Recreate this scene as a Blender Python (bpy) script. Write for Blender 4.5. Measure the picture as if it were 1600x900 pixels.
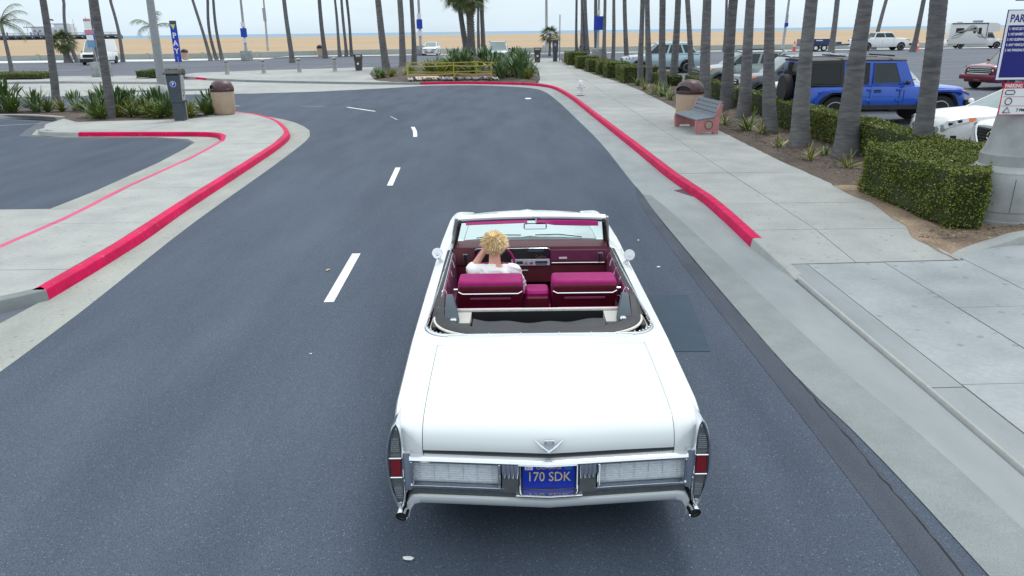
import bpy, bmesh, math, random
from mathutils import Vector, Matrix, noise
R = math.radians
sc = bpy.context.scene
for o in list(bpy.data.objects): bpy.data.objects.remove(o)
COL = sc.collection

# ---------------------------------------------------------------- camera
cam_d = bpy.data.cameras.new('camera'); cam = bpy.data.objects.new('camera', cam_d); COL.objects.link(cam)
cam_d.sensor_width = 36.0; cam_d.lens = 36.0 * 1150 / 1600
cam_d.clip_start = 0.1; cam_d.clip_end = 200000
cam.matrix_world = Matrix.Translation((0, 0, 3.15)) @ Matrix.Rotation(R(90 - 19.2443), 4, 'X') @ Matrix.Rotation(R(-0.7047), 4, 'Z')
sc.camera = cam

# ---------------------------------------------------------------- sky, sun, exposure
SUN_EL, SUN_AZ = R(60), R(28)            # azimuth measured from +Y towards +X
w = bpy.data.worlds.new('World'); sc.world = w; w.use_nodes = True
nt = w.node_tree; N = nt.nodes; L = nt.links
bg = N['Background']; bg.inputs['Strength'].default_value = 0.1
sky = N.new('ShaderNodeTexSky'); sky.sky_type = 'NISHITA'; sky.sun_disc = False
sky.sun_elevation = SUN_EL; sky.sun_rotation = SUN_AZ; sky.air_density = 1.2; sky.dust_density = 2.0
geo = N.new('ShaderNodeTexCoord'); sep = N.new('ShaderNodeSeparateXYZ'); L.new(geo.outputs['Generated'], sep.inputs[0])
mr = N.new('ShaderNodeMapRange'); mr.inputs['From Min'].default_value = -0.05; mr.inputs['From Max'].default_value = 1.0
L.new(sep.outputs['Z'], mr.inputs['Value'])
ramp = N.new('ShaderNodeValToRGB'); L.new(mr.outputs[0], ramp.inputs[0])
e = ramp.color_ramp.elements                # thin marine overcast: brighter overhead, as a real cloud deck is
e[0].position = 0.0; e[0].color = (.66, .80, .93, 1)
e[1].position = 1.0; e[1].color = (.93, .98, 1.0, 1)
x = e.new(.07); x.color = (.73, .87, .97, 1)
x = e.new(.2); x.color = (.80, .90, .97, 1)
gain = N.new('ShaderNodeMapRange'); gain.inputs['From Min'].default_value = 0.0; gain.inputs['From Max'].default_value = 1.0
gain.inputs['To Min'].default_value = 11.2; gain.inputs['To Max'].default_value = 17.5
L.new(mr.outputs[0], gain.inputs['Value'])
map_ = N.new('ShaderNodeMapping'); map_.inputs['Scale'].default_value = (2.0, 2.0, 9.0); L.new(geo.outputs['Generated'], map_.inputs[0])
cn = N.new('ShaderNodeTexNoise'); cn.inputs['Scale'].default_value = 1.6; cn.inputs['Detail'].default_value = 5; L.new(map_.outputs[0], cn.inputs['Vector'])
cr = N.new('ShaderNodeMapRange'); cr.inputs['From Min'].default_value = .3; cr.inputs['From Max'].default_value = .7
cr.inputs['To Min'].default_value = .90; cr.inputs['To Max'].default_value = 1.07; L.new(cn.outputs[0], cr.inputs['Value'])
mul = N.new('ShaderNodeMath'); mul.operation = 'MULTIPLY'; L.new(gain.outputs[0], mul.inputs[0]); L.new(cr.outputs[0], mul.inputs[1])
vm = N.new('ShaderNodeVectorMath'); vm.operation = 'SCALE'; L.new(ramp.outputs[0], vm.inputs[0]); L.new(mul.outputs[0], vm.inputs['Scale'])
mix = N.new('ShaderNodeMix'); mix.data_type = 'RGBA'; mix.inputs['Factor'].default_value = .85
L.new(sky.outputs[0], mix.inputs[6]); L.new(vm.outputs[0], mix.inputs[7]); L.new(mix.outputs[2], bg.inputs['Color'])

sun_d = bpy.data.lights.new('sun', 'SUN'); sun_d.energy = 1.5; sun_d.angle = R(18); sun_d.color = (1, .97, .93)
sun = bpy.data.objects.new('sun', sun_d); COL.objects.link(sun)
dv = Vector((math.sin(SUN_AZ) * math.cos(SUN_EL), math.cos(SUN_AZ) * math.cos(SUN_EL), math.sin(SUN_EL)))
sun.rotation_euler = dv.to_track_quat('Z', 'Y').to_euler()
vs = sc.view_settings; vs.view_transform = 'Standard'; vs.look = 'None'; vs.gamma = 1; vs.exposure = 0.0
sc.display_settings.display_device = 'sRGB'
sc.cycles.use_denoising = True; sc.cycles.max_bounces = 6; sc.cycles.transparent_max_bounces = 8
sc.cycles.caustics_reflective = False; sc.cycles.caustics_refractive = False

# ---------------------------------------------------------------- materials
MATS = {}
def M(name, rgb, rough=.6, metal=0., var=.12, scale=6., bump=0., bscale=40., spec=.5, coat=0., island=0., detail=4, rgb2=None, streak=None, objrand=0.):
    if name in MATS: return MATS[name]
    m = bpy.data.materials.new(name); m.use_nodes = True; t = m.node_tree; n = t.nodes; l = t.links
    b = n['Principled BSDF']; b.inputs['Roughness'].default_value = rough; b.inputs['Metallic'].default_value = metal
    b.inputs['Specular IOR Level'].default_value = spec; b.inputs['Coat Weight'].default_value = coat; b.inputs['Coat Roughness'].default_value = .06
    tc = n.new('ShaderNodeTexCoord'); vec = tc.outputs['Object']
    if streak:
        mp = n.new('ShaderNodeMapping'); mp.inputs['Scale'].default_value = streak; l.new(vec, mp.inputs[0]); vec = mp.outputs[0]
    nz = n.new('ShaderNodeTexNoise'); nz.inputs['Scale'].default_value = scale; nz.inputs['Detail'].default_value = detail; l.new(vec, nz.inputs['Vector'])
    rp = n.new('ShaderNodeValToRGB'); rp.color_ramp.elements[0].position = .3; rp.color_ramp.elements[1].position = .7
    lo = rgb2 or tuple(c * (1 - var) for c in rgb); hi = tuple(min(1, c * (1 + var)) for c in rgb) if not rgb2 else rgb
    rp.color_ramp.elements[0].color = (*lo, 1); rp.color_ramp.elements[1].color = (*hi, 1); l.new(nz.outputs[0], rp.inputs[0])
    out = rp.outputs[0]
    if island:
        g = n.new('ShaderNodeNewGeometry'); mr = n.new('ShaderNodeMapRange'); mr.inputs['To Min'].default_value = 1 - island; mr.inputs['To Max'].default_value = 1 + island
        l.new(g.outputs['Random Per Island'], mr.inputs['Value'])
        s = n.new('ShaderNodeVectorMath'); s.operation = 'SCALE'; l.new(out, s.inputs[0]); l.new(mr.outputs[0], s.inputs['Scale']); out = s.outputs[0]
    if objrand:
        oi = n.new('ShaderNodeObjectInfo'); mr = n.new('ShaderNodeMapRange'); mr.inputs['To Min'].default_value = 1 - objrand; mr.inputs['To Max'].default_value = 1 + objrand; l.new(oi.outputs['Random'], mr.inputs['Value'])
        s = n.new('ShaderNodeVectorMath'); s.operation = 'SCALE'; l.new(out, s.inputs[0]); l.new(mr.outputs[0], s.inputs['Scale']); out = s.outputs[0]
    l.new(out, b.inputs['Base Color'])
    if bump:
        n2 = n.new('ShaderNodeTexNoise'); n2.inputs['Scale'].default_value = bscale; n2.inputs['Detail'].default_value = 3; l.new(vec, n2.inputs['Vector'])
        bp = n.new('ShaderNodeBump'); bp.inputs['Strength'].default_value = bump; bp.inputs['Distance'].default_value = .02
        l.new(n2.outputs[0], bp.inputs['Height']); l.new(bp.outputs[0], b.inputs['Normal'])
    MATS[name] = m; return m

def ground_mat(name, rgb, rgb2, speck=None, speck_amt=.5, speck_scale=90, big=.25, mid=2.5, rough=.85, bump=.25, cracks=False, streak=(1, 1, 1), grain=.18):
    """outdoor paving: wide tone drift, medium mottling, fine grain, bright stone chips"""
    m = bpy.data.materials.new(name); m.use_nodes = True; t = m.node_tree; n = t.nodes; l = t.links
    b = n['Principled BSDF']; b.inputs['Roughness'].default_value = rough; b.inputs['Specular IOR Level'].default_value = .18
    tc = n.new('ShaderNodeTexCoord'); mp = n.new('ShaderNodeMapping'); mp.inputs['Scale'].default_value = streak; l.new(tc.outputs['Object'], mp.inputs[0])
    a = n.new('ShaderNodeTexNoise'); a.inputs['Scale'].default_value = big; a.inputs['Detail'].default_value = 5; l.new(mp.outputs[0], a.inputs['Vector'])
    c = n.new('ShaderNodeTexNoise'); c.inputs['Scale'].default_value = mid; c.inputs['Detail'].default_value = 6; l.new(mp.outputs[0], c.inputs['Vector'])
    ad = n.new('ShaderNodeMath'); ad.operation = 'ADD'; l.new(a.outputs[0], ad.inputs[0]); l.new(c.outputs[0], ad.inputs[1])
    mr = n.new('ShaderNodeMapRange'); mr.inputs['From Min'].default_value = .72; mr.inputs['From Max'].default_value = 1.28; l.new(ad.outputs[0], mr.inputs['Value'])
    mx = n.new('ShaderNodeMix'); mx.data_type = 'RGBA'; mx.inputs[6].default_value = (*rgb2, 1); mx.inputs[7].default_value = (*rgb, 1); l.new(mr.outputs[0], mx.inputs['Factor'])
    f = n.new('ShaderNodeTexNoise'); f.inputs['Scale'].default_value = speck_scale; f.inputs['Detail'].default_value = 3; l.new(tc.outputs['Object'], f.inputs['Vector'])
    fr = n.new('ShaderNodeMapRange'); fr.inputs['From Min'].default_value = .3; fr.inputs['From Max'].default_value = .7
    fr.inputs['To Min'].default_value = 1 - grain; fr.inputs['To Max'].default_value = 1 + grain; l.new(f.outputs[0], fr.inputs['Value'])
    s = n.new('ShaderNodeVectorMath'); s.operation = 'SCALE'; l.new(mx.outputs[2], s.inputs[0]); l.new(fr.outputs[0], s.inputs['Scale'])
    out = s.outputs[0]
    if speck:
        v = n.new('ShaderNodeTexVoronoi'); v.inputs['Scale'].default_value = speck_scale * .55; l.new(tc.outputs['Object'], v.inputs['Vector'])
        sx = n.new('ShaderNodeSeparateColor'); l.new(v.outputs['Color'], sx.inputs[0])
        g1 = n.new('ShaderNodeMath'); g1.operation = 'GREATER_THAN'; g1.inputs[1].default_value = .93; l.new(sx.outputs[0], g1.inputs[0])
        g2 = n.new('ShaderNodeMath'); g2.operation = 'LESS_THAN'; g2.inputs[1].default_value = .34; l.new(v.outputs['Distance'], g2.inputs[0])
        mm = n.new('ShaderNodeMath'); mm.operation = 'MULTIPLY'; l.new(g1.outputs[0], mm.inputs[0]); l.new(g2.outputs[0], mm.inputs[1])
        m3 = n.new('ShaderNodeMath'); m3.operation = 'MULTIPLY'; m3.inputs[1].default_value = speck_amt; l.new(mm.outputs[0], m3.inputs[0])
        m2 = n.new('ShaderNodeMix'); m2.data_type = 'RGBA'; m2.inputs[7].default_value = (*speck, 1); l.new(out, m2.inputs[6]); l.new(m3.outputs[0], m2.inputs['Factor']); out = m2.outputs[2]
    l.new(out, b.inputs['Base Color'])
    bp = n.new('ShaderNodeBump'); bp.inputs['Strength'].default_value = bump; bp.inputs['Distance'].default_value = .01
    l.new(f.outputs[0], bp.inputs['Height']); l.new(bp.outputs[0], b.inputs['Normal'])
    MATS[name] = m; return m

def glass_mat(name, tint, refl_rough=.02, clear=.8):
    """thin window glass: tinted see-through plus Fresnel reflection"""
    m = bpy.data.materials.new(name); m.use_nodes = True; t = m.node_tree; n = t.nodes; l = t.links
    n.remove(n['Principled BSDF']); out = n['Material Output']
    tr = n.new('ShaderNodeBsdfTransparent'); tr.inputs[0].default_value = (*tint, 1)
    nz = n.new('ShaderNodeTexNoise'); nz.inputs['Scale'].default_value = 3
    gl = n.new('ShaderNodeBsdfGlossy'); gl.inputs['Roughness'].default_value = refl_rough
    fr = n.new('ShaderNodeFresnel'); fr.inputs['IOR'].default_value = 1.5
    mr = n.new('ShaderNodeMapRange'); mr.inputs['To Min'].default_value = .95; mr.inputs['To Max'].default_value = 1.05; l.new(nz.outputs[0], mr.inputs['Value'])
    mm = n.new('ShaderNodeMath'); mm.operation = 'MULTIPLY'; l.new(fr.outputs[0], mm.inputs[0]); l.new(mr.outputs[0], mm.inputs[1])
    mx = n.new('ShaderNodeMixShader'); l.new(mm.outputs[0], mx.inputs[0]); l.new(tr.outputs[0], mx.inputs[1]); l.new(gl.outputs[0], mx.inputs[2])
    l.new(mx.outputs[0], out.inputs[0]); MATS[name] = m; return m

# ---------------------------------------------------------------- mesh helpers
class MB:
    def __init__(s): s.v = []; s.f = []
    def add(s, vs, fs):
        k = len(s.v); s.v += [tuple(p) for p in vs]; s.f += [tuple(i + k for i in q) for q in fs]; return s
    def box(s, c, d, rz=0., rx=0., ry=0., bev=0.):
        bm = bmesh.new(); bmesh.ops.create_cube(bm, size=1); bmesh.ops.scale(bm, vec=d, verts=bm.verts)
        if bev: bmesh.ops.bevel(bm, geom=bm.edges[:], offset=bev, segments=2 if bev > .012 else 1, affect='EDGES', profile=.6)
        Mx = Matrix.Translation(c) @ Matrix.Rotation(rz, 4, 'Z') @ Matrix.Rotation(ry, 4, 'Y') @ Matrix.Rotation(rx, 4, 'X')
        bm.verts.index_update(); s.add([Mx @ v.co for v in bm.verts], [[v.index for v in f.verts] for f in bm.faces]); bm.free(); return s
    def loft(s, rings, closed=True, cap0=True, cap1=True):
        n = len(rings[0]); vs = [p for r in rings for p in r]; fs = []
        for i in range(len(rings) - 1):
            for j in range(n if closed else n - 1):
                k = (j + 1) % n; fs.append((i * n + j, i * n + k, (i + 1) * n + k, (i + 1) * n + j))
        if closed and cap0: fs.append(tuple(range(n - 1, -1, -1)))
        if closed and cap1: fs.append(tuple((len(rings) - 1) * n + j for j in range(n)))
        return s.add(vs, fs)
    def tube(s, path, rad, n=8, cap=True):
        path = [Vector(p) for p in path]
        if not hasattr(rad, '__len__'): rad = [rad] * len(path)
        rings = []; up = None
        for i, p in enumerate(path):
            t = (path[min(i + 1, len(path) - 1)] - path[max(i - 1, 0)]).normalized()
            if up is None: up = Vector((0, 0, 1)) if abs(t.z) < .9 else Vector((0, 1, 0))
            a = t.cross(up).normalized(); b = a.cross(t).normalized(); up = b
            rings.append([p + (a * math.cos(q) + b * math.sin(q)) * rad[i] for q in (2 * math.pi * k / n for k in range(n))])
        return s.loft(rings, True, cap, cap)
    def cyl(s, p0, p1, r0, r1=None, n=16): return s.tube([p0, p1], [r0, r0 if r1 is None else r1], n)
    def lathe(s, prof, n=24, c=(0, 0, 0), sx=1., sy=1., rot=0.):
        rings = [[(c[0] + r * sx * math.cos(a + rot), c[1] + r * sy * math.sin(a + rot), c[2] + z) for a in (2 * math.pi * k / n for k in range(n))] for r, z in prof]
        return s.loft(rings)
    def prism(s, pts, z0, z1):
        """pts 2D (ccw); z0,z1 numbers or functions (x,y)->z"""
        g0 = z0 if callable(z0) else (lambda x, y: z0); g1 = z1 if callable(z1) else (lambda x, y: z1)
        n = len(pts); vs = [(x, y, g0(x, y)) for x, y in pts] + [(x, y, g1(x, y)) for x, y in pts]
        fs = [tuple(range(n - 1, -1, -1)), tuple(range(n, 2 * n))] + [(i, (i + 1) % n, n + (i + 1) % n, n + i) for i in range(n)]
        return s.add(vs, fs)
    def ext(s, pts3, d):
        """extrude a planar 3D outline by vector d"""
        n = len(pts3); d = Vector(d); vs = [Vector(p) for p in pts3] + [Vector(p) + d for p in pts3]
        return s.add(vs, [tuple(range(n - 1, -1, -1)), tuple(range(n, 2 * n))] + [(i, (i + 1) % n, n + (i + 1) % n, n + i) for i in range(n)])
    def grid(s, rows):
        n = len(rows[0]); return s.loft(rows, False)
    def ball(s, c, r, n=12, m=8):
        r = r if hasattr(r, '__len__') else (r, r, r)
        rings = [[(c[0] + r[0] * math.sin(p) * math.cos(a), c[1] + r[1] * math.sin(p) * math.sin(a), c[2] - r[2] * math.cos(p)) for a in (2 * math.pi * k / n for k in range(n))] for p in (math.pi * (i + .15) / (m + .3) for i in range(m + 1))]
        return s.loft(rings)
    def xf(s, Mx): s.v = [tuple(Mx @ Vector(p)) for p in s.v]; return s
    def mesh(s, name, m=None, smooth=None, recalc=True):
        me = bpy.data.meshes.new(name); me.from_pydata(s.v, [], s.f)
        if recalc and len(s.v) < 60000:
            bm = bmesh.new(); bm.from_mesh(me); bmesh.ops.recalc_face_normals(bm, faces=bm.faces[:]); bm.to_mesh(me); bm.free()
        if smooth is not None:
            me.polygons.foreach_set('use_smooth', [True] * len(me.polygons))
            if smooth < 179: me.set_sharp_from_angle(angle=R(smooth))
        if m: me.materials.append(m)
        return me
    def build(s, name, m, parent=None, smooth=None, recalc=True, loc=None):
        return link(name, s.mesh(name, m, smooth, recalc), parent, loc)

def link(name, me, parent=None, loc=None, rz=0.):
    o = bpy.data.objects.new(name, me); COL.objects.link(o)
    if parent: o.parent = parent
    if loc: o.location = loc
    if rz: o.rotation_euler = (0, 0, rz)
    return o
def tag(o, label=None, cat=None, group=None, kind=None):
    for k, v in (('label', label), ('category', cat), ('group', group), ('kind', kind)):
        if v: o[k] = v
    return o
def thing(name, label, cat, loc=(0, 0, 0), rz=0., group=None, scale=1.):
    o = bpy.data.objects.new(name, None); COL.objects.link(o); o.location = loc; o.rotation_euler = (0, 0, rz); o.scale = (scale,) * 3
    o.empty_display_size = .1
    return tag(o, label, cat, group)
def copy_tree(o, parent=None):
    c = o.copy(); COL.objects.link(c); c.parent = parent
    for ch in o.children: copy_tree(ch, c)
    return c
def text(name, s, size, m, parent, mat4, depth=.002, sx=1., align='CENTER', bold=0.):
    cu = bpy.data.curves.new(name, 'FONT'); cu.body = s; cu.size = size; cu.extrude = depth; cu.align_x = align; cu.align_y = 'CENTER'; cu.offset = bold
    cu.resolution_u = 3
    t = bpy.data.objects.new(name + '_t', cu); COL.objects.link(t)
    dg = bpy.context.evaluated_depsgraph_get(); dg.update()
    me = bpy.data.meshes.new_from_object(t.evaluated_get(dg)); bpy.data.objects.remove(t)
    me.transform(mat4 @ Matrix.Diagonal((sx, 1, 1, 1))); me.materials.clear(); me.materials.append(m); me.name = name
    return link(name, me, parent)
FACE_Y = Matrix.Rotation(R(90), 4, 'X')          # text that faces -Y (towards the camera)
def at(x, y, z, base=FACE_Y): return Matrix.Translation((x, y, z)) @ base
def sst(t): t = min(1, max(0, t)); return t * t * (3 - 2 * t)
def lerp(a, b, t): return a + (b - a) * t
def keyed(keys):
    def f(y):
        if y <= keys[0][0]: return keys[0][1]
        for (a, u), (b, v) in zip(keys, keys[1:]):
            if y <= b: return lerp(u, v, (y - a) / (b - a)) if b > a else v
        return keys[-1][1]
    return f
def smooth_path(pts, step=.5, closed=False):
    P = [Vector((*p, 0)) if len(p) == 2 else Vector(p) for p in pts]; out = []
    for i in range(len(P) - 1):
        a, b, c, d = P[max(i - 1, 0)], P[i], P[i + 1], P[min(i + 2, len(P) - 1)]
        n = max(1, int((c - b).length / step))
        for k in range(n):
            t = k / n; out.append(.5 * ((2 * b) + (c - a) * t + (2 * a - 5 * b + 4 * c - d) * t * t + (3 * b - a - 3 * c + d) * t ** 3))
    out.append(P[-1]); return [(p.x, p.y) if len(pts[0]) == 2 else tuple(p) for p in out]
def gz(x, y):                                    # the car parks lie a little higher than the road
    return max(.25 * sst((x - 6.8) / 2.4), .4 * sst((y - 54) / 22) * sst((x + 45) / 33))
def clip(poly, a, b, c):
    """keep the part of poly where a*x+b*y<=c"""
    out = []
    for i, p in enumerate(poly):
        q = poly[(i + 1) % len(poly)]; dp = a * p[0] + b * p[1] - c; dq = a * q[0] + b * q[1] - c
        if dp <= 0: out.append(p)
        if dp * dq < 0: t = dp / (dp - dq); out.append((p[0] + (q[0] - p[0]) * t, p[1] + (q[1] - p[1]) * t))
    return out
# ================================================================ SETTING
random.seed(4)
asphalt = ground_mat('asphalt', (.084, .106, .142), (.055, .071, .099), speck=(.30, .32, .35), speck_amt=.38, speck_scale=120, big=.22, mid=1.3, streak=(1, .22, 1), grain=.42)
asph_far = ground_mat('asphalt_car_park', (.138, .152, .180), (.104, .117, .143), speck=(.4, .4, .4), speck_amt=.2, big=.06, mid=.35, streak=(.4, 1, 1))
asph_dark = ground_mat('asphalt_fresh', (.056, .082, .112), (.046, .070, .098), big=.5, mid=4, grain=.08, bump=.1)
asph_seam = ground_mat('asphalt_seam', (.082, .096, .120), (.052, .062, .080), big=.6, mid=3, streak=(1, .3, 1), grain=.3)
conc = ground_mat('concrete', (.395, .405, .392), (.300, .313, .308), speck=(.16, .16, .16), speck_amt=.32, speck_scale=19, big=.3, mid=1.6, grain=.06, bump=.08)
conc_w = ground_mat('concrete_gutter', (.36, .372, .345), (.27, .285, .268), speck=(.12, .12, .12), speck_amt=.4, speck_scale=30, big=.4, mid=2.2, grain=.08, bump=.1, streak=(1, .4, 1))
conc_d = ground_mat('concrete_driveway', (.365, .390, .403), (.255, .278, .294), speck=(.10, .10, .11), speck_amt=.32, speck_scale=17, big=.45, mid=1.3, grain=.06, bump=.08)
conc_g = ground_mat('concrete_dirty', (.250, .275, .278), (.195, .217, .222), speck_scale=120, big=.5, mid=3, grain=.15, bump=.2)
conc_r = ground_mat('concrete_gutter_cool', (.315, .345, .352), (.24, .265, .275), speck_scale=120, big=.4, mid=2.2, grain=.08, bump=.1, streak=(1, .4, 1))
tyre_black = ground_mat('tyre_smear', (.078, .094, .122), (.058, .071, .096), speck_scale=95, big=.3, mid=4, grain=.4)
joint = M('joint_dirt', (.09, .10, .105), .95, var=.3, scale=8)
red_paint = ground_mat('red_kerb_paint', (.66, .001, .092), (.40, .004, .055), speck=(.30, .14, .15), speck_amt=.6, speck_scale=20, big=1.1, mid=7, grain=.06, bump=.1, rough=.6)
pink_paint = ground_mat('worn_pink_paint', (.62, .085, .19), (.52, .10, .18), speck_scale=60, big=.7, mid=5, grain=.08, bump=.1, rough=.7)
white_paint = ground_mat('road_white_paint', (.80, .82, .82), (.62, .66, .68), speck=(.25, .27, .3), speck_amt=.7, speck_scale=45, big=1, mid=6, grain=.1, bump=.1, rough=.7)
faint_paint = ground_mat('worn_white_paint', (.40, .43, .46), (.24, .27, .31), speck_scale=45, big=1, mid=5, grain=.2, bump=.1, rough=.7)
sand_m = ground_mat('sand', (.42, .315, .205), (.36, .265, .17), speck_scale=3, big=.03, mid=.2, grain=.08, bump=.3, streak=(.5, 1, 1))
mulch_m = ground_mat('mulch', (.135, .105, .085), (.065, .052, .046), speck=(.42, .38, .36), speck_amt=.7, speck_scale=38, big=.5, mid=3, grain=.45, bump=.9)
dirt_m = ground_mat('sandy_dirt', (.34, .255, .18), (.16, .12, .09), speck=(.5, .45, .4), speck_amt=.5, speck_scale=30, big=1.1, mid=2.5, grain=.3, bump=.7)
wall_m = ground_mat('weathered_wall', (.36, .38, .36), (.25, .28, .28), speck_scale=10, big=.15, mid=.8, grain=.1, bump=.2, streak=(.3, 1, 1))

def struct(mb, name, m, parent=None, smooth=None, label=None):
    o = mb.build(name, m, parent, smooth)
    if not parent: o['kind'] = 'structure'
    return o
def sheet(name, pts, m, h, parent=None):
    g = MB(); g.add([(x, y, gz(x, y) + h) for x, y in pts], [tuple(range(len(pts)))])
    o = struct(g, name, m, parent)
    me = o.data
    if me.polygons[0].normal.z < 0: me.flip_normals()
    return o
def ribbon(name, A, B, m, hA, hB=None, parent=None, step=.5):
    """strip between two polylines that run alongside each other"""
    def res(P, n):
        P = smooth_path(P, .2); d = [0]
        for p, q in zip(P, P[1:]): d.append(d[-1] + math.dist(p, q))
        out = []; k = 0
        for i in range(n):
            t = d[-1] * i / (n - 1)
            while k < len(d) - 2 and d[k + 1] < t: k += 1
            u = (t - d[k]) / max(1e-6, d[k + 1] - d[k]); out.append((lerp(P[k][0], P[k + 1][0], u), lerp(P[k][1], P[k + 1][1], u)))
        return out
    n = max(4, int(sum(math.dist(p, q) for p, q in zip(A, A[1:])) / step)); a = res(A, n); b = res(B, n); hB = hA if hB is None else hB
    g = MB(); g.grid([[(p[0], p[1], gz(*p) + hA), (q[0], q[1], gz(*q) + hB)] for p, q in zip(a, b)])
    o = struct(g, name, m, parent)
    if o.data.polygons[0].normal.z < 0: o.data.flip_normals()
    return o
def kerb(name, path, m, side=1, wd=.17, ht=.15, h0=None, h1=None, parent=None, base=-.02):
    """concrete kerb: path is the foot of its face, body lies on `side` (+1 = left of travel)"""
    P = smooth_path(path, .3); rings = []
    for i, p in enumerate(P):
        a = P[max(i - 1, 0)]; b = P[min(i + 1, len(P) - 1)]; t = Vector((b[0] - a[0], b[1] - a[1])).normalized(); nx, ny = -t.y * side, t.x * side
        f = i / (len(P) - 1); hh = ht
        if h0 is not None: hh = min(hh, lerp(h0, ht, min(1, i * .3 / 1.2)))
        if h1 is not None: hh = min(hh, lerp(h1, ht, min(1, (len(P) - 1 - i) * .3 / 1.2)))
        z = gz(*p); prof = [(0, base), (.022, hh - .03), (.032, hh - .01), (.052, hh), (wd, hh), (wd, base)]
        rings.append([(p[0] + nx * u, p[1] + ny * u, z + v) for u, v in prof])
    g = MB(); g.loft(rings); o = struct(g, name, m, parent, smooth=35)
    for i in range(14, len(P) - 6, 21):
        a, b = P[i], P[i + 1]; t = Vector((b[0] - a[0], b[1] - a[1], 0)).normalized() * .004; c = sum((Vector(p) for p in rings[i]), Vector()) / 6
        g = MB(); g.loft([[Vector(p) + (Vector(p) - c).normalized() * .0025 + t * k for p in rings[i]] for k in (-1, 1)]); g.build('kerb_joint', joint, o if not parent else parent)
    return o
def slabs(parent, poly, ycuts, xcuts, top, m, gap=.014, th=.05, name='slab'):
    for y0, y1 in zip(ycuts, ycuts[1:]):
        for x0, x1 in zip(xcuts, xcuts[1:]):
            p = clip(clip(clip(clip(poly, 0, 1, y1 - gap / 2), 0, -1, -(y0 + gap / 2)), 1, 0, x1 - gap / 2), -1, 0, -(x0 + gap / 2))
            if len(p) < 3: continue
            ar = abs(sum(a[0] * b[1] - b[0] * a[1] for a, b in zip(p, p[1:] + p[:1]))) / 2
            if ar < .05: continue
            dz = random.uniform(-.002, .002)
            g = MB(); g.prism(p, lambda x, y: top(x, y) - th + dz, lambda x, y: top(x, y) + dz); g.build(name, m, parent)

# --- car park sheet (all the asphalt that is not road)
xs = [-220, -160, -120, -90, -70, -60] + [-55 + 2.5 * i for i in range(24)] + [5, 6, 6.8, 7.2, 7.6, 8, 8.4, 8.8, 9.2, 10, 12, 15, 20, 25, 30, 40, 50, 60, 80, 110, 150, 200, 260]
ys = [-30, -12, 0, 6, 10, 15, 20, 25, 30, 35, 40, 45, 50] + [54 + 1.5 * i for i in range(16)] + [80, 85, 90, 95, 99]
g = MB(); g.grid([[(x, y, gz(x, y)) for x in xs] for y in ys]); lot = struct(g, 'parking_lot', asph_far)

# --- road
R_EDGE = [(3.02, -8), (2.96, 3.6), (2.87, 4.4), (2.77, 6.8), (2.69, 12.5), (2.65, 16), (2.67, 21.7), (2.5, 28.4), (2.25, 36), (1.89, 41.6), (1.25, 44.2), (-.3, 46.0), (-2.4, 47.3), (-5.2, 47.4)]
L_EDGE = [(-5.0, -8), (-5.05, 3), (-5.11, 6.7), (-5.25, 8.7), (-5.63, 12.7), (-6.05, 19.5), (-6.5, 24.2), (-7.4, 26.9), (-8.85, 29.3), (-10.9, 31.5)]
far_edge = [(-7.5, 45.6), (-10.9, 43.7), (-14.3, 42.8), (-24, 42.5), (-60, 42)]
poly = smooth_path(R_EDGE, 1.) + far_edge + [(-60, 36.5), (-26, 35.6), (-18, 34.2), (-14, 33)] + smooth_path(L_EDGE, 1.)[::-1]
road = sheet('road', poly, asphalt, .006)
sheet('asphalt_patch', [(1.0, 6.95), (2.04, 6.94), (2.20, 8.65), (1.0, 8.67)], asph_dark, .011, road)
ribbon('asphalt_seam', [(2.44, -8), (2.46, 5), (2.42, 9), (2.46, 13.6), (2.62, 15.2)], [(2.74, -8), (2.74, 5), (2.66, 9), (2.66, 13.4), (2.66, 15.4)], asph_seam, .010, parent=road)
def crack(pts, wd, h=.0125, seed=1):
    rnd = random.Random(seed); P = smooth_path(pts, .09); A = []; B = []
    for x, y in P:
        j = rnd.uniform(-.011, .011); k = wd * rnd.uniform(.15, .8); A.append((x + j - k, y, h)); B.append((x + j + k, y, h))
    g = MB(); g.grid([[a, b] for a, b in zip(A, B)]); struct(g, 'crack', M('crack_dark', (.018, .019, .021), .95), road)
crack([(2.70, 1.5), (2.71, 4), (2.69, 6.4), (2.63, 9), (2.60, 12.8)], .010, seed=3)
def dash(pts, wd, m=None, nm='lane_dash'):
    P = smooth_path(pts, .3); A = []; B = []
    for i, p in enumerate(P):
        a = P[max(i - 1, 0)]; b = P[min(i + 1, len(P) - 1)]; t = Vector((b[0] - a[0], b[1] - a[1])).normalized(); A.append((p[0] - t.y * wd / 2, p[1] + t.x * wd / 2)); B.append((p[0] + t.y * wd / 2, p[1] - t.x * wd / 2))
    g = MB(); g.grid([[(*a, .011 + gz(*a)), (*b, .011 + gz(*b))] for a, b in zip(A, B)]); o = struct(g, nm, m or white_paint, road)
    if o.data.polygons[0].normal.z < 0: o.data.flip_normals()
dash([(-2.27, 8.55), (-2.34, 10.66)], .125); dash([(-2.63, 15.85), (-2.77, 18.1)], .125); dash([(-3.02, 23.7), (-3.2, 25.1), (-3.42, 26.3)], .13)
dash([(-5.7, 31.9), (-7.3, 33.9)], .13); dash([(-4.3, 28.6), (-4.75, 29.9)], .07, faint_paint); dash([(-8.4, 34.3), (-9.6, 34.7)], .08, faint_paint); dash([(-12.6, 35.2), (-16, 35.6)], .12)

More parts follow.
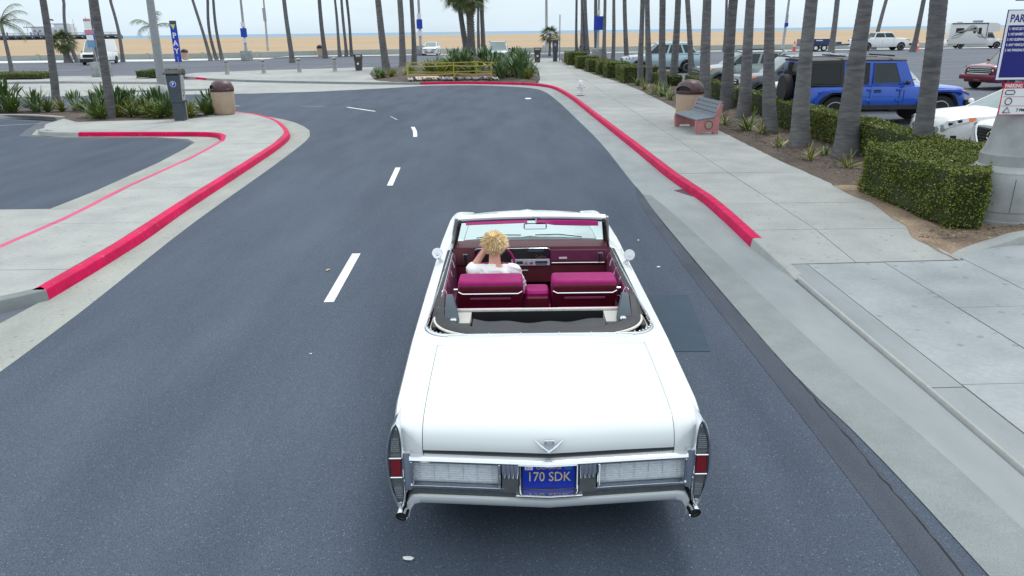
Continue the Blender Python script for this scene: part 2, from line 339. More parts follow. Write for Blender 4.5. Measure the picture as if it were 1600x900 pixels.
# --- gutters, kerbs and sidewalk on the hedge side
KR = [(3.62, 10.75), (3.66, 12.5), (3.66, 13.8), (3.50, 16.4), (3.40, 20.8), (3.20, 27.9), (2.95, 36.6), (2.55, 42.6), (2.0, 45.0), (1.0, 46.5), (-.6, 47.5), (-2.4, 48.2), (-3.9, 48.4), (-5.6, 48.2)]
gut = ribbon('gutter', R_EDGE[1:], [(3.75, 3.6), (3.75, 4.4), (3.74, 6.8), (3.70, 10)] + KR[1:], conc_r, .004, .010)
ribbon('gutter_patch', [(2.92, -8), (2.86, 3.6), (2.68, 6.8), (2.62, 12.6), (2.66, 14.6)], [(3.42, -8), (3.36, 3.6), (3.18, 6.8), (2.95, 12.4), (2.80, 14.5)], conc_g, .013, parent=gut)
ribbon('gutter_near', [(3.0, -8), (2.96, 3.7)], [(3.8, -8), (3.75, 3.7)], conc_r, .003, .010, parent=gut)
g = MB(); g.prism([(3.36, 14.95), (3.61, 14.35), (3.58, 15.1)], .006, .016); g.build('drain_grate', M('rusty_red_iron', (.10, .035, .05), .8, var=.4, scale=12), gut)
kr = kerb('red_kerb', KR, red_paint, side=-1)
kerb('kerb_ramp', [(3.70, 9.15), (3.67, 9.9), (3.62, 10.74)], conc, side=-1, h0=.03, parent=kr)
def swz(x, y): return gz(x, y) * (1 if y > 40 else sst((y - 40) / 5)) + lerp(.05, .147, sst((y - 9.6) / 1.9))
SW = [(3.83, 9.75), (3.80, 10.75), (3.84, 12.5), (3.84, 13.8), (3.68, 16.4), (3.58, 20.8), (3.38, 27.9), (3.13, 36.6), (2.74, 42.6), (2.2, 45.2), (1.75, 46.4), (2.0, 50), (2.2, 56), (2.3, 62), (2.0, 70), (1.2, 77), (5.0, 77), (4.9, 70), (5.9, 58), (6.75, 46), (6.9, 40), (6.72, 30), (6.62, 24), (6.52, 17.5), (6.62, 15.2), (6.52, 13.8), (6.62, 12.9), (6.42, 12.0), (6.40, 11.4), (6.18, 10.8), (6.25, 10.35), (6.30, 9.85)]
g = MB()
for i in range(46):
    p = clip(clip(SW, 0, 1, 11 + 1.5 * i), 0, -1, -(9.5 + 1.5 * i))
    if len(p) > 2: g.add([(x, y, swz(x, y) - .03) for x, y in p], [tuple(range(len(p)))])
swk = struct(g, 'sidewalk', joint)
yc = [9.74, 11.25, 13.1] + [13.1 + 3.02 * i for i in range(1, 23)]
slabs(swk, SW, yc, [0, 4.80, 8], swz, conc)
# driveway
def dwz(x, y): return .045 + .012 * (x - 3.8)
drv = sheet('driveway', [(3.78, -8), (14, -8), (14, 10.6), (9.4, 10.5), (7.6, 10.4), (6.3, 9.8), (3.78, 9.75)], joint, .0)
for v in drv.data.vertices: v.co.z = dwz(v.co.x, v.co.y) - .035
DW = [(3.78, -8), (14, -8), (14, 10.6), (7.6, 10.5), (6.75, 10.22), (6.3, 9.86), (6.28, 9.74), (3.78, 9.74)]
slabs(drv, DW, [-8, -1, 2.5, 6.0, 9.74], [3.78, 4.10], dwz, conc_r, name='apron_strip')
slabs(drv, DW, [-8, -1, 2.5, 6.05, 9.74], [4.10, 5.17], dwz, conc_d); slabs(drv, DW, [-8, -1, 1.8, 4.9, 7.97, 10.7], [5.17, 6.3, 8.6, 11, 14], dwz, conc_d)
g = MB(); g.loft([[(3.755, y, .0), (3.762, y, .030), (3.775, y, .046), (3.80, y, .047), (3.80, y, .0)] for y in (-8, 0, 5, 9.3)]); g.build('driveway_lip', conc, drv, 35)
kerb('planter_kerb', [(6.30, 9.80), (6.72, 10.12), (7.3, 10.36), (8.2, 10.45), (12, 10.4)], conc, side=1, wd=.24, ht=.16, h0=.05)

# --- planting bed under the palms
def bed_z(x, y): return max(gz(x, y), .10 * sst((9.1 - x) / .6)) + .025 * noise.noise((x * 2.1, y * 2.1, 0)) + .05 * sst((x - 6.6) / .8) * sst((9.2 - x) / .6)
def sw_edge(y):
    e = [(9.85, 6.28), (10.35, 6.22), (10.8, 6.15), (11.4, 6.36), (12, 6.38), (12.9, 6.58), (13.8, 6.48), (15.2, 6.58), (17.5, 6.5), (24, 6.6), (30, 6.7), (40, 6.88), (46, 6.73), (58, 5.88), (70, 4.9), (77, 5.0)]
    return keyed(e)(y)
rows = []
yy = 9.85
while yy < 77:
    x0 = sw_edge(yy) - .06 + (.05 * noise.noise((yy * 3, 0, 5)) if yy < 60 else 0); x1 = 9.3 if yy < 60 else lerp(9.3, 8.5, (yy - 60) / 17)
    if yy < 10.9: x1 = keyed([(9.85, 6.26), (10.1, 6.36), (10.4, 6.7), (10.62, 7.2), (10.75, 8.0), (10.9, 9.3)])(yy)
    rows.append([(lerp(x0, x1, i / 16), yy, lerp(.055, bed_z(lerp(x0, x1, i / 16), yy) + .02, sst((yy - 9.9) / 1.3)) if i > 2 else swz(x0, yy) + (.004 if i == 0 else .012)) for i in range(17)]); yy += .125 if yy < 11 else (.25 if yy < 30 else 1.)
g = MB(); g.grid([r for r in rows if r[0][1] > 14.4]); bed = struct(g, 'planting_bed', mulch_m, smooth=180)
g = MB(); g.grid([r for r in rows if r[0][1] < 14.7]); struct(g, 'sandy_bed', dirt_m, smooth=180)
# loose bark chips and crumbs
g = MB(); rnd = random.Random(8)
for i in range(5200):
    y = 10.75 + 24 * rnd.random() ** 1.6; x = lerp(sw_edge(y) + .05, 9.0, rnd.random() ** 1.3)
    if y < 12 and rnd.random() < .6: continue
    z = bed_z(x, y) + .028; a = rnd.uniform(0, 6.3); s = rnd.uniform(.012, .04); b = s * rnd.uniform(.25, .6); t = rnd.uniform(-.5, .5)
    c, d = math.cos(a), math.sin(a); g.add([(x + c * s, y + d * s, z + t * s), (x - d * b, y + c * b, z + .012), (x - c * s, y - d * s, z - t * s + .006), (x + d * b, y - c * b, z + .004)], [(0, 1, 2, 3)])
tag(g.build('bark_chips', M('bark', (.17, .13, .11), .9, island=.75, var=.3), recalc=False), 'loose bark chips and crumbs over the planting bed', 'bark chips', kind='stuff')

# --- the strip of sidewalk on the other side, with its red kerbs
KL = [(-5.84, 8.75), (-5.9, 10.9), (-6.15, 13.9), (-6.48, 18.8), (-6.72, 21.8), (-7.05, 23.9), (-7.75, 25.9), (-8.75, 28.1), (-10.2, 30.2), (-11.6, 31.4)]
ribbon('gutter', L_EDGE[2:], [(-6.1, 6.7), (-5.95, 8.0)] + KL[1:], conc_w, .004, .012)
kl = kerb('red_kerb', KL, red_paint, side=1, wd=.19)
kerb('kerb_return', [(-7.9, 7.75), (-6.9, 7.95), (-6.25, 8.3), (-5.84, 8.74)], conc_g, side=1, wd=.19, parent=kl)
KI = [(-7.86, 7.8), (-7.92, 12.5), (-8.2, 15.4), (-8.38, 19), (-8.74, 22.3), (-9.15, 23.5), (-9.8, 24.25), (-11.5, 24.5), (-14.3, 24.72)]
ki = kerb('red_kerb', KI[4:], red_paint, side=-1, wd=.17)
kerb('flush_kerb', KI[:5], pink_paint, side=-1, wd=.16, parent=ki)
kerb('kerb_end', [(-14.3, 24.72), (-15.4, 24.95), (-16.1, 25.5), (-16.7, 27.0)], conc, side=-1, wd=.2, h1=.06, parent=ki)
SL = [(-6.03, 8.75), (-6.1, 10.9), (-6.34, 13.9), (-6.67, 18.8), (-6.91, 21.8), (-7.23, 23.95), (-7.93, 26.0), (-8.92, 28.2), (-10.36, 30.35), (-11.75, 31.55), (-12.6, 30.3), (-11.7, 29.4), (-12.2, 28.5), (-16.1, 27.9), (-17.3, 29.2), (-16.9, 27.3), (-16.0, 25.7), (-15.3, 25.15), (-14.3, 24.9), (-11.5, 24.68), (-9.75, 24.43), (-8.98, 23.6), (-8.57, 22.3), (-8.21, 19), (-8.03, 15.4), (-7.75, 12.5), (-7.69, 7.9), (-6.9, 8.1), (-6.3, 8.4)]
swl = sheet('sidewalk', SL, joint, .115)
slabs(swl, SL, [7.7, 9.6, 12.2, 15.2, 18.4, 21.6, 25.0, 31.6], [-18, -12.3, -5], lambda x, y: .147, conc)
sheet('gutter', [(-8.0, 13.9), (-8.9, 13.9), (-8.92, 15.6), (-9.2, 19.3), (-9.5, 21.6), (-9.75, 23.0), (-10.3, 23.8), (-11.6, 24.35), (-14.7, 24.6), (-16.2, 25.3), (-17.0, 26.9), (-16.4, 26.6), (-14.0, 24.85), (-9.6, 24.4), (-8.6, 22.3), (-8.2, 19), (-8.0, 15.4)], conc_w, .012)
sheet('side_lane', [(-8.88, 13.95), (-8.9, 15.6), (-9.2, 19.3), (-9.55, 21.9), (-9.85, 23.0), (-10.4, 23.65), (-11.6, 24.2), (-14.7, 24.4), (-16.6, 25.2), (-17.4, 26.9), (-18.5, 29.6), (-21, 30.6), (-45, 31), (-45, 13.95)], asphalt, .008)
sheet('concrete_apron', [(-8.0, 13.96), (-45, 13.96), (-45, -8), (-5.0, -8), (-5.1, 6.7), (-5.95, 7.7), (-7.7, 7.7)], conc, .010)
sheet('planter_soil', [(-12.3, 28.5), (-11.8, 29.5), (-12.7, 30.8), (-15, 32.2), (-19, 33), (-30, 33.6), (-30, 31.2), (-21, 31.0), (-17.9, 29.6), (-17.2, 28.6), (-16.2, 27.6)], mulch_m, .142)
kerb('planter_kerb', [(-12.0, 31.6), (-15, 32.9), (-19, 33.7), (-30, 34.3)], conc, side=-1, ht=.17)
kerb('planter_kerb', [(-30, 30.9), (-21, 30.9), (-17.6, 29.6)], conc, side=1, ht=.17)

# --- islands across the junction
sheet('concrete_apron', [(-5.2, 47.38), (-7.5, 45.5), (-10.9, 43.6), (-14.3, 42.7), (-24, 42.4), (-60, 41.9), (-60, 54.8), (-32, 54.8), (-22, 57), (-17, 53.5), (-5.6, 48.5)], conc, .007)
I1 = [(-60, 54.5), (-32.2, 54.5), (-23.4, 52.0), (-24.5, 56), (-27.0, 60.5), (-32, 61.5), (-60, 61.5)]
I2 = [(-22.2, 56.1), (-17.6, 53.1), (-10.3, 49.8), (-5.7, 48.5), (-9.0, 52), (-10.6, 58), (-11.6, 66.0), (-16, 65.0), (-21, 64.2), (-25.6, 62.6), (-26, 59.5)]
isl = MB(); isl.prism(I1, -.02, .14); struct(isl, 'sidewalk_island', conc)
isl = MB(); isl.prism(I2, lambda x, y: gz(x, y) - .1, lambda x, y: gz(x, y) + .14); struct(isl, 'sidewalk_island', conc)
kerb('kerb', [(-60, 54.35), (-32.2, 54.35), (-23.2, 51.85)], conc_g, side=1, wd=.12, ht=.15); kerb('kerb', [(-22.2, 55.9), (-17.6, 52.9), (-10.3, 49.6), (-5.65, 48.2)], conc_g, side=1, wd=.14)
kerb('red_kerb', [(-24.6, 58.4), (-22.3, 56.0)], red_paint, side=1)
kerb('kerb', [(-24, 44.6), (-20.5, 45.2), (-17.4, 45.6)], conc_g, side=1, wd=.3, ht=.1)
# planter in the middle of the turning circle
PC = [(-9.1, 51.0), (-7.6, 49.2), (-5.6, 48.4), (-3.9, 48.57), (-2.4, 48.37), (-.6, 47.7), (1.0, 46.75), (1.6, 46.5), (1.85, 50), (2.05, 56), (2.15, 62), (1.0, 66), (-4, 68.5), (-9, 67), (-10.6, 62), (-10.3, 56)]
g = MB(); c0 = (-3.5, 57.0)
rings = [[(c0[0] + (p[0] - c0[0]) * k, c0[1] + (p[1] - c0[1]) * k, gz(*p) + .135 + hh + (.05 * noise.noise((p[0] * k, p[1] * k, 1)) if k < 1 else 0)) for p in PC] for k, hh in ((1, -.02), (.97, .03), (.85, .12), (.6, .22), (.3, .28), (.02, .3))]
g.loft(rings, True, False, True); struct(g, 'planter_mound', mulch_m, smooth=180)

# --- beach front
g = MB(); g.grid([[(x, y, .33 + gz(0, 100) * .0 + (.07 if y < 104 else .0) if x > -30 else .12) for x in (-260, -120, -60, -31, -29, 0, 60, 140, 300)] for y in (98.3, 104.2)]); struct(g, 'promenade', M('pale_concrete', (.66, .66, .63), .85, var=.08, scale=.5))
g = MB(); g.loft([[(x, 104.0, .0), (x, 104.0, (1.02 if x > -30 else .80)), (x, 104.35, (1.02 if x > -30 else .80)), (x, 104.35, .0)] for x in (-260, -120, -60, -40, -20, 0, 60, 140, 300)])
swall = g.build('sea_wall', wall_m); tag(swall, 'low weathered concrete wall along the edge of the beach', 'wall')
for i in range(38):
    x = -130 + i * 7.4; z = (1.02 if x > -30 else lerp(.8, 1.02, max(0, min(1, (x + 40) / 20))))
    g = MB(); g.box((x, 103.98, .5), (.5, .12, 1.0 if x > -20 else .86), bev=.02); g.build('pilaster', wall_m, swall)
g = MB(); rows = []
for y in (104.3, 110, 125, 150, 190, 240, 300, 360, 400, 420, 450, 520):
    t = sst((y - 104) / 260); z = lerp(.55, 1.72, t) - 5.5 * sst((y - 405) / 100)
    rows.append([(x, y + 14 * noise.noise((x * .01, y * .01, 3)) * sst((y - 150) / 100), z + .22 * noise.noise((x * .05, y * .05, 0)) * sst((y - 106) / 20)) for x in range(-520, 700, 20)])
g.grid(rows); struct(g, 'beach', sand_m, smooth=180)
sea_m = M('sea', (.17, .28, .39), .7, var=.25, scale=.02, bump=.5, bscale=.25, streak=(.25, 1, 1), rgb2=(.22, .33, .43), spec=.15)
g = MB(); g.grid([[(x, y, -2.2) for x in (-60000, -8000, -1500, -300, 0, 300, 1500, 8000, 60000)] for y in (400, 600, 1200, 4000, 15000, 90000)]); struct(g, 'sea', sea_m)
surf = M('foam', (.8, .83, .85), .8)
g = MB()
for yy0, wv in ((462, 1.2), (480, .9)):
    A = [(x, yy0 + 9 * noise.noise((x * .02, yy0, 0)), -2.1) for x in range(-500, 700, 10)]; g.grid([[a, (a[0], a[1] + wv * 2.4 * (.3 + abs(noise.noise((a[0] * .06, 1, yy0)))), -1.5)] for a in A])
tag(g.build('surf_foam', surf), kind='stuff')
# painted bay lines in the car park
bays = MB()
def bay(p, q, wd=.1):
    t = (Vector(q) - Vector(p)).normalized(); n = Vector((-t.y, t.x)) * wd / 2; P, Q = Vector(p), Vector(q)
    g = MB(); k = 5; g.grid([[(*(P.lerp(Q, i / k) + n), gz(*P.lerp(Q, i / k)) + .01), (*(P.lerp(Q, i / k) - n), gz(*P.lerp(Q, i / k)) + .01)] for i in range(k + 1)])
    o = g.build('bay_line', faint_paint, lot)
for i in range(13): bay((9.4 + .05 * i, 13.6 + 2.75 * i), (14.6, 13.6 + 2.75 * i))
for i in range(8): bay((19.5, 26 + 2.9 * i), (31, 26 + 2.9 * i))
for y, x0, x1 in ((62, 26, 46), (71, 24, 60), (82, 20, 64)): bay((x0, y), (x1, y + 1), .13)
for i in range(6): bay((-20.5 + 3.1 * i, 67.5), (-19.3 + 3.1 * i, 72.5), .12)
bay((-55, 76), (-49.5, 76.2), .5); bay((-46, 76.3), (-42.5, 76.4), .5); bay((-23, 26.5), (-17.3, 29.2), .1)
# ================================================================ WHITE CONVERTIBLE
paint = M('white_car_paint', (.74, .775, .78), .22, var=.015, scale=2, coat=.6)
chrome = M('chrome', (.80, .82, .85), .10, 1., var=.03, scale=30)
chrome_s = M('satin_chrome', (.62, .65, .68), .30, 1., var=.06, scale=60)
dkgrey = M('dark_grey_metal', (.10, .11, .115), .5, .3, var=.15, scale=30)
rubber = M('black_rubber', (.012, .013, .015), .55, var=.2)
black = M('black_trim', (.015, .016, .018), .4, var=.2)
vinyl = M('grey_black_vinyl', (.018, .022, .027), .55, var=.15, scale=20, bump=.15, bscale=200)
cream = M('cream_vinyl', (.70, .69, .64), .6, var=.06, scale=15)
leather = M('magenta_leather', (.285, .003, .118), .55, spec=.22, var=.10, scale=14, bump=.12, bscale=220)
maroon = M('maroon_vinyl', (.095, .006, .016), .5, var=.15, scale=14, bump=.12, bscale=220)  # on the seat and arm rest backs it stands for shaded leather
plum = M('plum_door_vinyl', (.16, .030, .085), .5, var=.12, scale=10)
carpet = M('maroon_carpet', (.06, .006, .012), .95, var=.3, scale=60)
bluegrey = M('blue_grey_steel', (.055, .080, .105), .65, .0, var=.12)
red_lens = M('red_lens', (.20, .006, .012), .15, var=.15, scale=80, coat=.5)
clear_lens = M('clear_lens', (.42, .45, .47), .25, .6, var=.1, scale=90)
tyre_m = M('tyre_rubber', (.018, .018, .019), .8, var=.2, scale=30)
wind = glass_mat('windshield_glass', (.80, .95, .94))
plate_m = M('plate_blue', (.003, .030, .42), .4, var=.12, scale=20)
plate_y = M('plate_yellow', (.62, .50, .22), .5, var=.15, scale=60)
white_s = M('sticker_white', (.8, .8, .8), .6, var=.03)

car = thing('convertible', 'white vintage open-top convertible driving away in the near lane', 'car', (.21, 3.9, 0))
fx = keyed([(0, .93), (.3, .955), (1.3, .985), (2.5, 1.0), (4, 1.0), (5.2, .985), (5.5, .965), (5.65, .94)])
fzs = keyed([(0, .948), (.3, .938), (1.3, .925), (2.6, .908), (3.6, .915), (4.2, .925), (5.2, .905), (5.65, .885)])
TR = [(.018, .752), (.026, .80), (.045, .845), (.085, .885), (.15, .912), (.28, .932), (.5, .948), (.8, .958), (1.11, .962)]
ftr = keyed(TR)
def yv(x, y): return -.075 * max(0, 1 - abs(x) / .86) * max(0, 1 - max(0, y) / .7)      # the tail is a shallow V in plan
def xi(y):
    if y <= 1.115: return .768
    if y <= 1.30: return .70
    if y < 1.55: return .70 + .205 * math.sqrt(max(0, 1 - ((1.55 - y) / .25) ** 2))
    if y < 3.75: return lerp(.905, .865, (y - 1.55) / 2.2)
    if y < 4.1: return lerp(.865, .745, (y - 3.75) / .35)
    return lerp(.745, .70, (y - 4.1) / 1.55)
def zi(y): return ftr(y) if y <= 1.115 else keyed([(1.1, .955), (1.5, .935), (2.6, .915), (3.6, .92), (4.1, .935), (5.3, .915), (5.65, .885)])(y)
def zb(y):
    z = .27 + .13 * max(0, 1 - y / .6)
    for yc, rr, zc in ((1.10, .40, .10), (4.50, .42, .34)):
        d = rr * rr - (y - yc) ** 2
        if d > 0: z = max(z, zc + math.sqrt(d))
    return z
st = [.018, .026, .045, .085, .15, .22, .3, .4, .5, .6, .7, .8, .9, 1.0, 1.11, 1.1151, 1.2, 1.30, 1.305, 1.32, 1.34, 1.37, 1.41, 1.46, 1.51, 1.55] + [1.7 + .15 * i for i in range(14)] + [3.75, 3.85, 4.0, 4.1] + [4.16 + .07 * i for i in range(11)] + [5.0, 5.15, 5.3, 5.45, 5.55, 5.62, 5.65]
for s in (-1, 1):
    rings = []
    for y in st:
        a, za, b, zz = xi(y), zi(y), fx(y), fzs(y)
        if y < .3: zz = lerp(.93, zz, y / .3) if y > .0 else zz
        sec = [(a, za - .06), (a, za - .006), (a + .006, za), (lerp(a, b, .35), lerp(za, zz, .35) + .006), (lerp(a, b, .7), lerp(za, zz, .72) + .008), (b - .030, zz + .002), (b - .010, zz - .004), (b + .002, zz - .022), (b + .010, zz - .07), (b + .016, .70), (b + .020, .56), (b + .002, .42), (b - .03, zb(y))]
        rings.append([(s * px, y + yv(px, y) * (1 if px < .8 else 0), pz) for px, pz in sec])
    g = MB(); g.loft(rings, False); g.f.append(tuple(range(13))[::-1] if s > 0 else tuple(range(13)))
    k = (len(st) - 1) * 13; g.f.append(tuple(k + i for i in range(13)))
    g.build('body_side', paint, car, 32)
    # door shut lines, sill trim, side chrome spear
    for yd in (2.28, 3.72):
        g = MB(); b = fx(yd); g.tube([(s * (b - .03), yd, fzs(yd) + .0035), (s * (b + .0035), yd, fzs(yd) - .022), (s * (b + .0115), yd, fzs(yd) - .07), (s * (b + .0175), yd, .70), (s * (b + .0215), yd, .56), (s * (b + .003), yd, .42), (s * (b - .02), yd, .32)], .003, 4); g.build('door_gap', black, car)
    g = MB(); g.tube([(s * (fx(y) + .021), y, .585) for y in (.15, .8, 1.6, 2.4, 3.2, 4.0, 4.8, 5.4)], .010, 6); g.build('side_trim', chrome, car, 60)
    g = MB(); g.box((s * 1.012, 2.55, .715), (.02, .17, .022), bev=.006); g.build('door_handle', chrome, car)
    # wheels
    for yw in (1.10, 4.50):
        g = MB(); n = 28; prof = [(.20, -.11), (.33, -.11), (.36, -.08), (.365, 0), (.36, .08), (.33, .11), (.20, .11)]
        g.lathe(prof, n); g.xf(Matrix.Translation((s * .83, yw, .36)) @ Matrix.Rotation(R(90), 4, 'Y')); wh = g.build('wheel', tyre_m, car, 40)
        g = MB(); g.lathe([(.005, .10), (.10, .115), (.17, .10), (.20, .112), (.215, .09), (.215, -.05)], n); g.xf(Matrix.Translation((s * .83, yw, .36)) @ Matrix.Rotation(R(90 * s), 4, 'Y')); g.build('hub_cap', chrome, wh, 40)
        g = MB(); g.lathe([(.232, .112), (.285, .1125), (.285, .105), (.232, .105)], n); g.xf(Matrix.Translation((s * .83, yw, .36)) @ Matrix.Rotation(R(90 * s), 4, 'Y')); g.build('whitewall', cream, wh, 40)
# trunk lid
cols = [-.7635 + 1.527 * i / 28 for i in range(29)]
def lid(x, y, z): return (x, y + yv(x, y), z + .016 * (1 - (x / .76) ** 2) * min(1, y / .12) + .010 * max(0, 1 - abs(x) / .10) * min(1, max(0, (.9 - y))) * .6)
prof = [(.030, .70)] + TR[:-1] + [(.95, .960), (1.085, .961), (1.106, .957), (1.109, .91)]
ref = []
for (a, b), (c, d) in zip(prof, prof[1:]): ref += [(lerp(a, c, k / 2), lerp(b, d, k / 2)) for k in range(2)]
ref.append(prof[-1])
g = MB(); g.grid([[(x, max(y + yv(x, y), -1), z) if (x in (cols[0], cols[-1])) and False else lid(x, y, z) for x in cols] for y, z in ref])
k = len(g.v); nC = len(cols); g.add([(p[0], p[1], p[2] - .07) for r in range(len(ref)) for p in (g.v[r * nC],)], []); 
for r in range(len(ref) - 1): g.f.append((r * nC, (r + 1) * nC, k + r + 1, k + r))
k2 = len(g.v); g.add([(p[0], p[1], p[2] - .07) for r in range(len(ref)) for p in (g.v[r * nC + nC - 1],)], [])
for r in range(len(ref) - 1): g.f.append((r * nC + nC - 1, (r + 1) * nC + nC - 1, k2 + r + 1, k2 + r))
g.build('trunk_lid', paint, car, 32)
# emblem on the lid: V and crest
em = MB(); yE = -.062
for s in (-1, 1): em.tube([(s * .085, yE + .020, .836), (s * .045, yE - .002, .806), (0, yE - .010, .772)], [.0035, .006, .008], 6)
emb = em.build('emblem', chrome, car, 50)
g = MB(); g.ext([(-.028, yE - .004, .848), (.028, yE - .004, .848), (.030, yE - .008, .825), (.022, yE - .013, .805), (0, yE - .016, .797), (-.022, yE - .013, .805), (-.030, yE - .008, .825)], (0, -.010, 0)); g.build('crest', chrome_s, emb)
g = MB(); g.ext([(-.018, yE - .018, .842), (.018, yE - .018, .842), (.018, yE - .022, .822), (0, yE - .026, .806), (-.018, yE - .022, .822)], (0, -.004, 0)); g.build('crest_face', M('crest_enamel', (.45, .5, .56), .3, .5), emb)
# deck between trunk and cockpit, hood, cowl
g = MB(); g.grid([[(x, y, z + .010 * (1 - (x / .70) ** 2)) for x in [-.707] + [-.70 + .1 * i for i in range(15)] + [.707]] for y, z in ((1.113, .90), (1.1155, .953), (1.122, .9585), (1.2, .9575), (1.292, .9545), (1.30, .948), (1.30, .88))]); g.build('rear_deck', paint, car, 40)
hx = [-1 + i / 8 for i in range(17)]
g = MB(); g.grid([[(hw * (.745 - .045 * (y - 4.12) / 1.5) * .995, y + .05 * (1 - hw * hw) * sst((y - 5) / .6), z + .028 * (1 - hw * hw) + .014 * max(0, 1 - abs(hw) / .12)) for hw in hx] for y, z in ((4.12, .86), (4.121, .93), (4.4, .936), (4.8, .932), (5.2, .915), (5.5, .897), (5.6, .88), (5.63, .80))]); g.build('hood', paint, car, 35)
g = MB(); g.box((0, 4.06, .905), (1.5, .12, .04)); g.build('cowl_vent', dkgrey, car)
# ------- tail: bumper bars, grilles, plate, valance (all follow the V)
XS = [-.845 + 1.69 * i / 26 for i in range(27)]
def vbar(name, m, prof, x0=-.845, x1=.845, n=26, parent=None, smooth=40, lift=0.):
    g = MB(); g.loft([[(x, yv(x, 0) + dy, z + lift * max(0, 1 - abs(x) / .86)) for dy, z in prof] for x in (lerp(x0, x1, i / n) for i in range(n + 1))]); return g.build(name, m, parent or car, smooth)
vbar('tail_gap', black, [(.05, .752), (.020, .7495), (.016, .70), (.05, .70)], -.765, .765)
vbar('bumper_bar', chrome, [(.06, .733), (.0, .730), (-.030, .722), (-.040, .706), (-.032, .690), (.0, .683), (.06, .683)])
for s in (-1, 1):
    a, b = sorted((s * .30, s * .835))
    gr = vbar('tail_grille', M('silver_grille', (.66, .70, .74), .45, .0, var=.08, scale=40), [(.05, .69), (.015, .69), (.015, .535), (.05, .535)], a, b, 12)
    for i in range(9): vbar('grille_bar', MATS['silver_grille'], [(.016, .548 + i * .0155), (.004, .552 + i * .0155), (.016, .556 + i * .0155)], a, b, 12, gr)
    for i in range(6):
        x = lerp(a, b, (i + .5) / 6); g = MB(); g.box((x, yv(x, 0) + .0125, .612), (.002, .004, .14)); g.build('grille_divider', chrome_s, gr)
    for x in (a, b):
        g = MB(); g.box((x, yv(x, 0) + .0, .614), (.016, .07, .160), bev=.006); g.build('grille_frame', chrome, gr)
    # plate housing: fluted chrome block over a dark lower half
    a, b = sorted((s * .185, s * .285))
    vbar('plate_housing', dkgrey, [(.05, .60), (-.02, .60), (-.03, .50), (.05, .50)], a, b, 3)
    for i in range(4):
        x = lerp(a, b, (i + .5) / 4); g = MB(); g.tube([(x, yv(x, 0) - .020, .70), (x, yv(x, 0) - .026, .64), (x, yv(x, 0) - .020, .597)], [.016, .015, .010], 8); g.build('chrome_flute', chrome, car, 50)
vbar('bumper_lower_bar', chrome, [(.05, .536), (-.01, .534), (-.032, .524), (-.028, .508), (.05, .505)], -.845, -.27, 10); vbar('bumper_lower_bar', chrome, [(.05, .536), (-.01, .534), (-.032, .524), (-.028, .508), (.05, .505)], .27, .845, 10)
vbar('plate_lower_bar', chrome, [(.03, .502), (-.04, .502), (-.056, .494), (-.05, .482), (.03, .480)], -.20, .20, 8)
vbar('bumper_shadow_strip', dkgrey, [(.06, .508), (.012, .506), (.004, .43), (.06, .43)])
vbar('valance', paint, [(.09, .445), (.0, .443), (-.010, .436), (-.008, .418), (.028, .362), (.05, .345), (.09, .345)], -.80, .80)
for s in (-1, 1):
    g = MB(); g.loft([[(s * x, yv(.8, 0) + dy + o, z - d) for dy, z in ((.09, .445), (.0, .443), (-.010, .436), (-.008, .418), (.028, .362 - d), (.09, .345 - d))] for x, d, o in ((.80, 0, 0), (.84, .006, .004), (.868, .03, .012), (.885, .07, .03))]); g.build('valance_end', paint, car, 40)
    g = MB(); g.box((s * .862, .02, .615), (.05, .09, .27), bev=.015); g.build('bumper_end', chrome, car, 40)
# licence plate
g = MB(); g.box((0, -.048, .590), (.320, .012, .170), bev=.004); pl = g.build('license_plate', plate_m, car)
g = MB(); g.box((0, -.036, .59), (.37, .014, .21)); g.build('plate_backing', black, car)
for s in (-1, 1):
    g = MB(); g.box((s * .176, -.045, .60), (.012, .03, .20), bev=.004); g.build('plate_side_bar', chrome, car)
text('plate_number', '170 SDK', .092, plate_y, pl, at(0, -.0550, .588), sx=.80)
text('plate_state', 'CALIFORNIA', .030, plate_y, pl, at(0, -.0550, .652), sx=.9)
g = MB(); g.box((-.122, -.0550, .652), (.048, .002, .026)); stk = g.build('month_sticker', white_s, pl); text('month', 'JUL', .022, plate_m, stk, at(-.122, -.0563, .651), .0005)
g = MB(); g.box((.118, -.0550, .652), (.048, .002, .026)); g.build('year_sticker', M('sticker_blue', (.02, .13, .42), .5), pl)
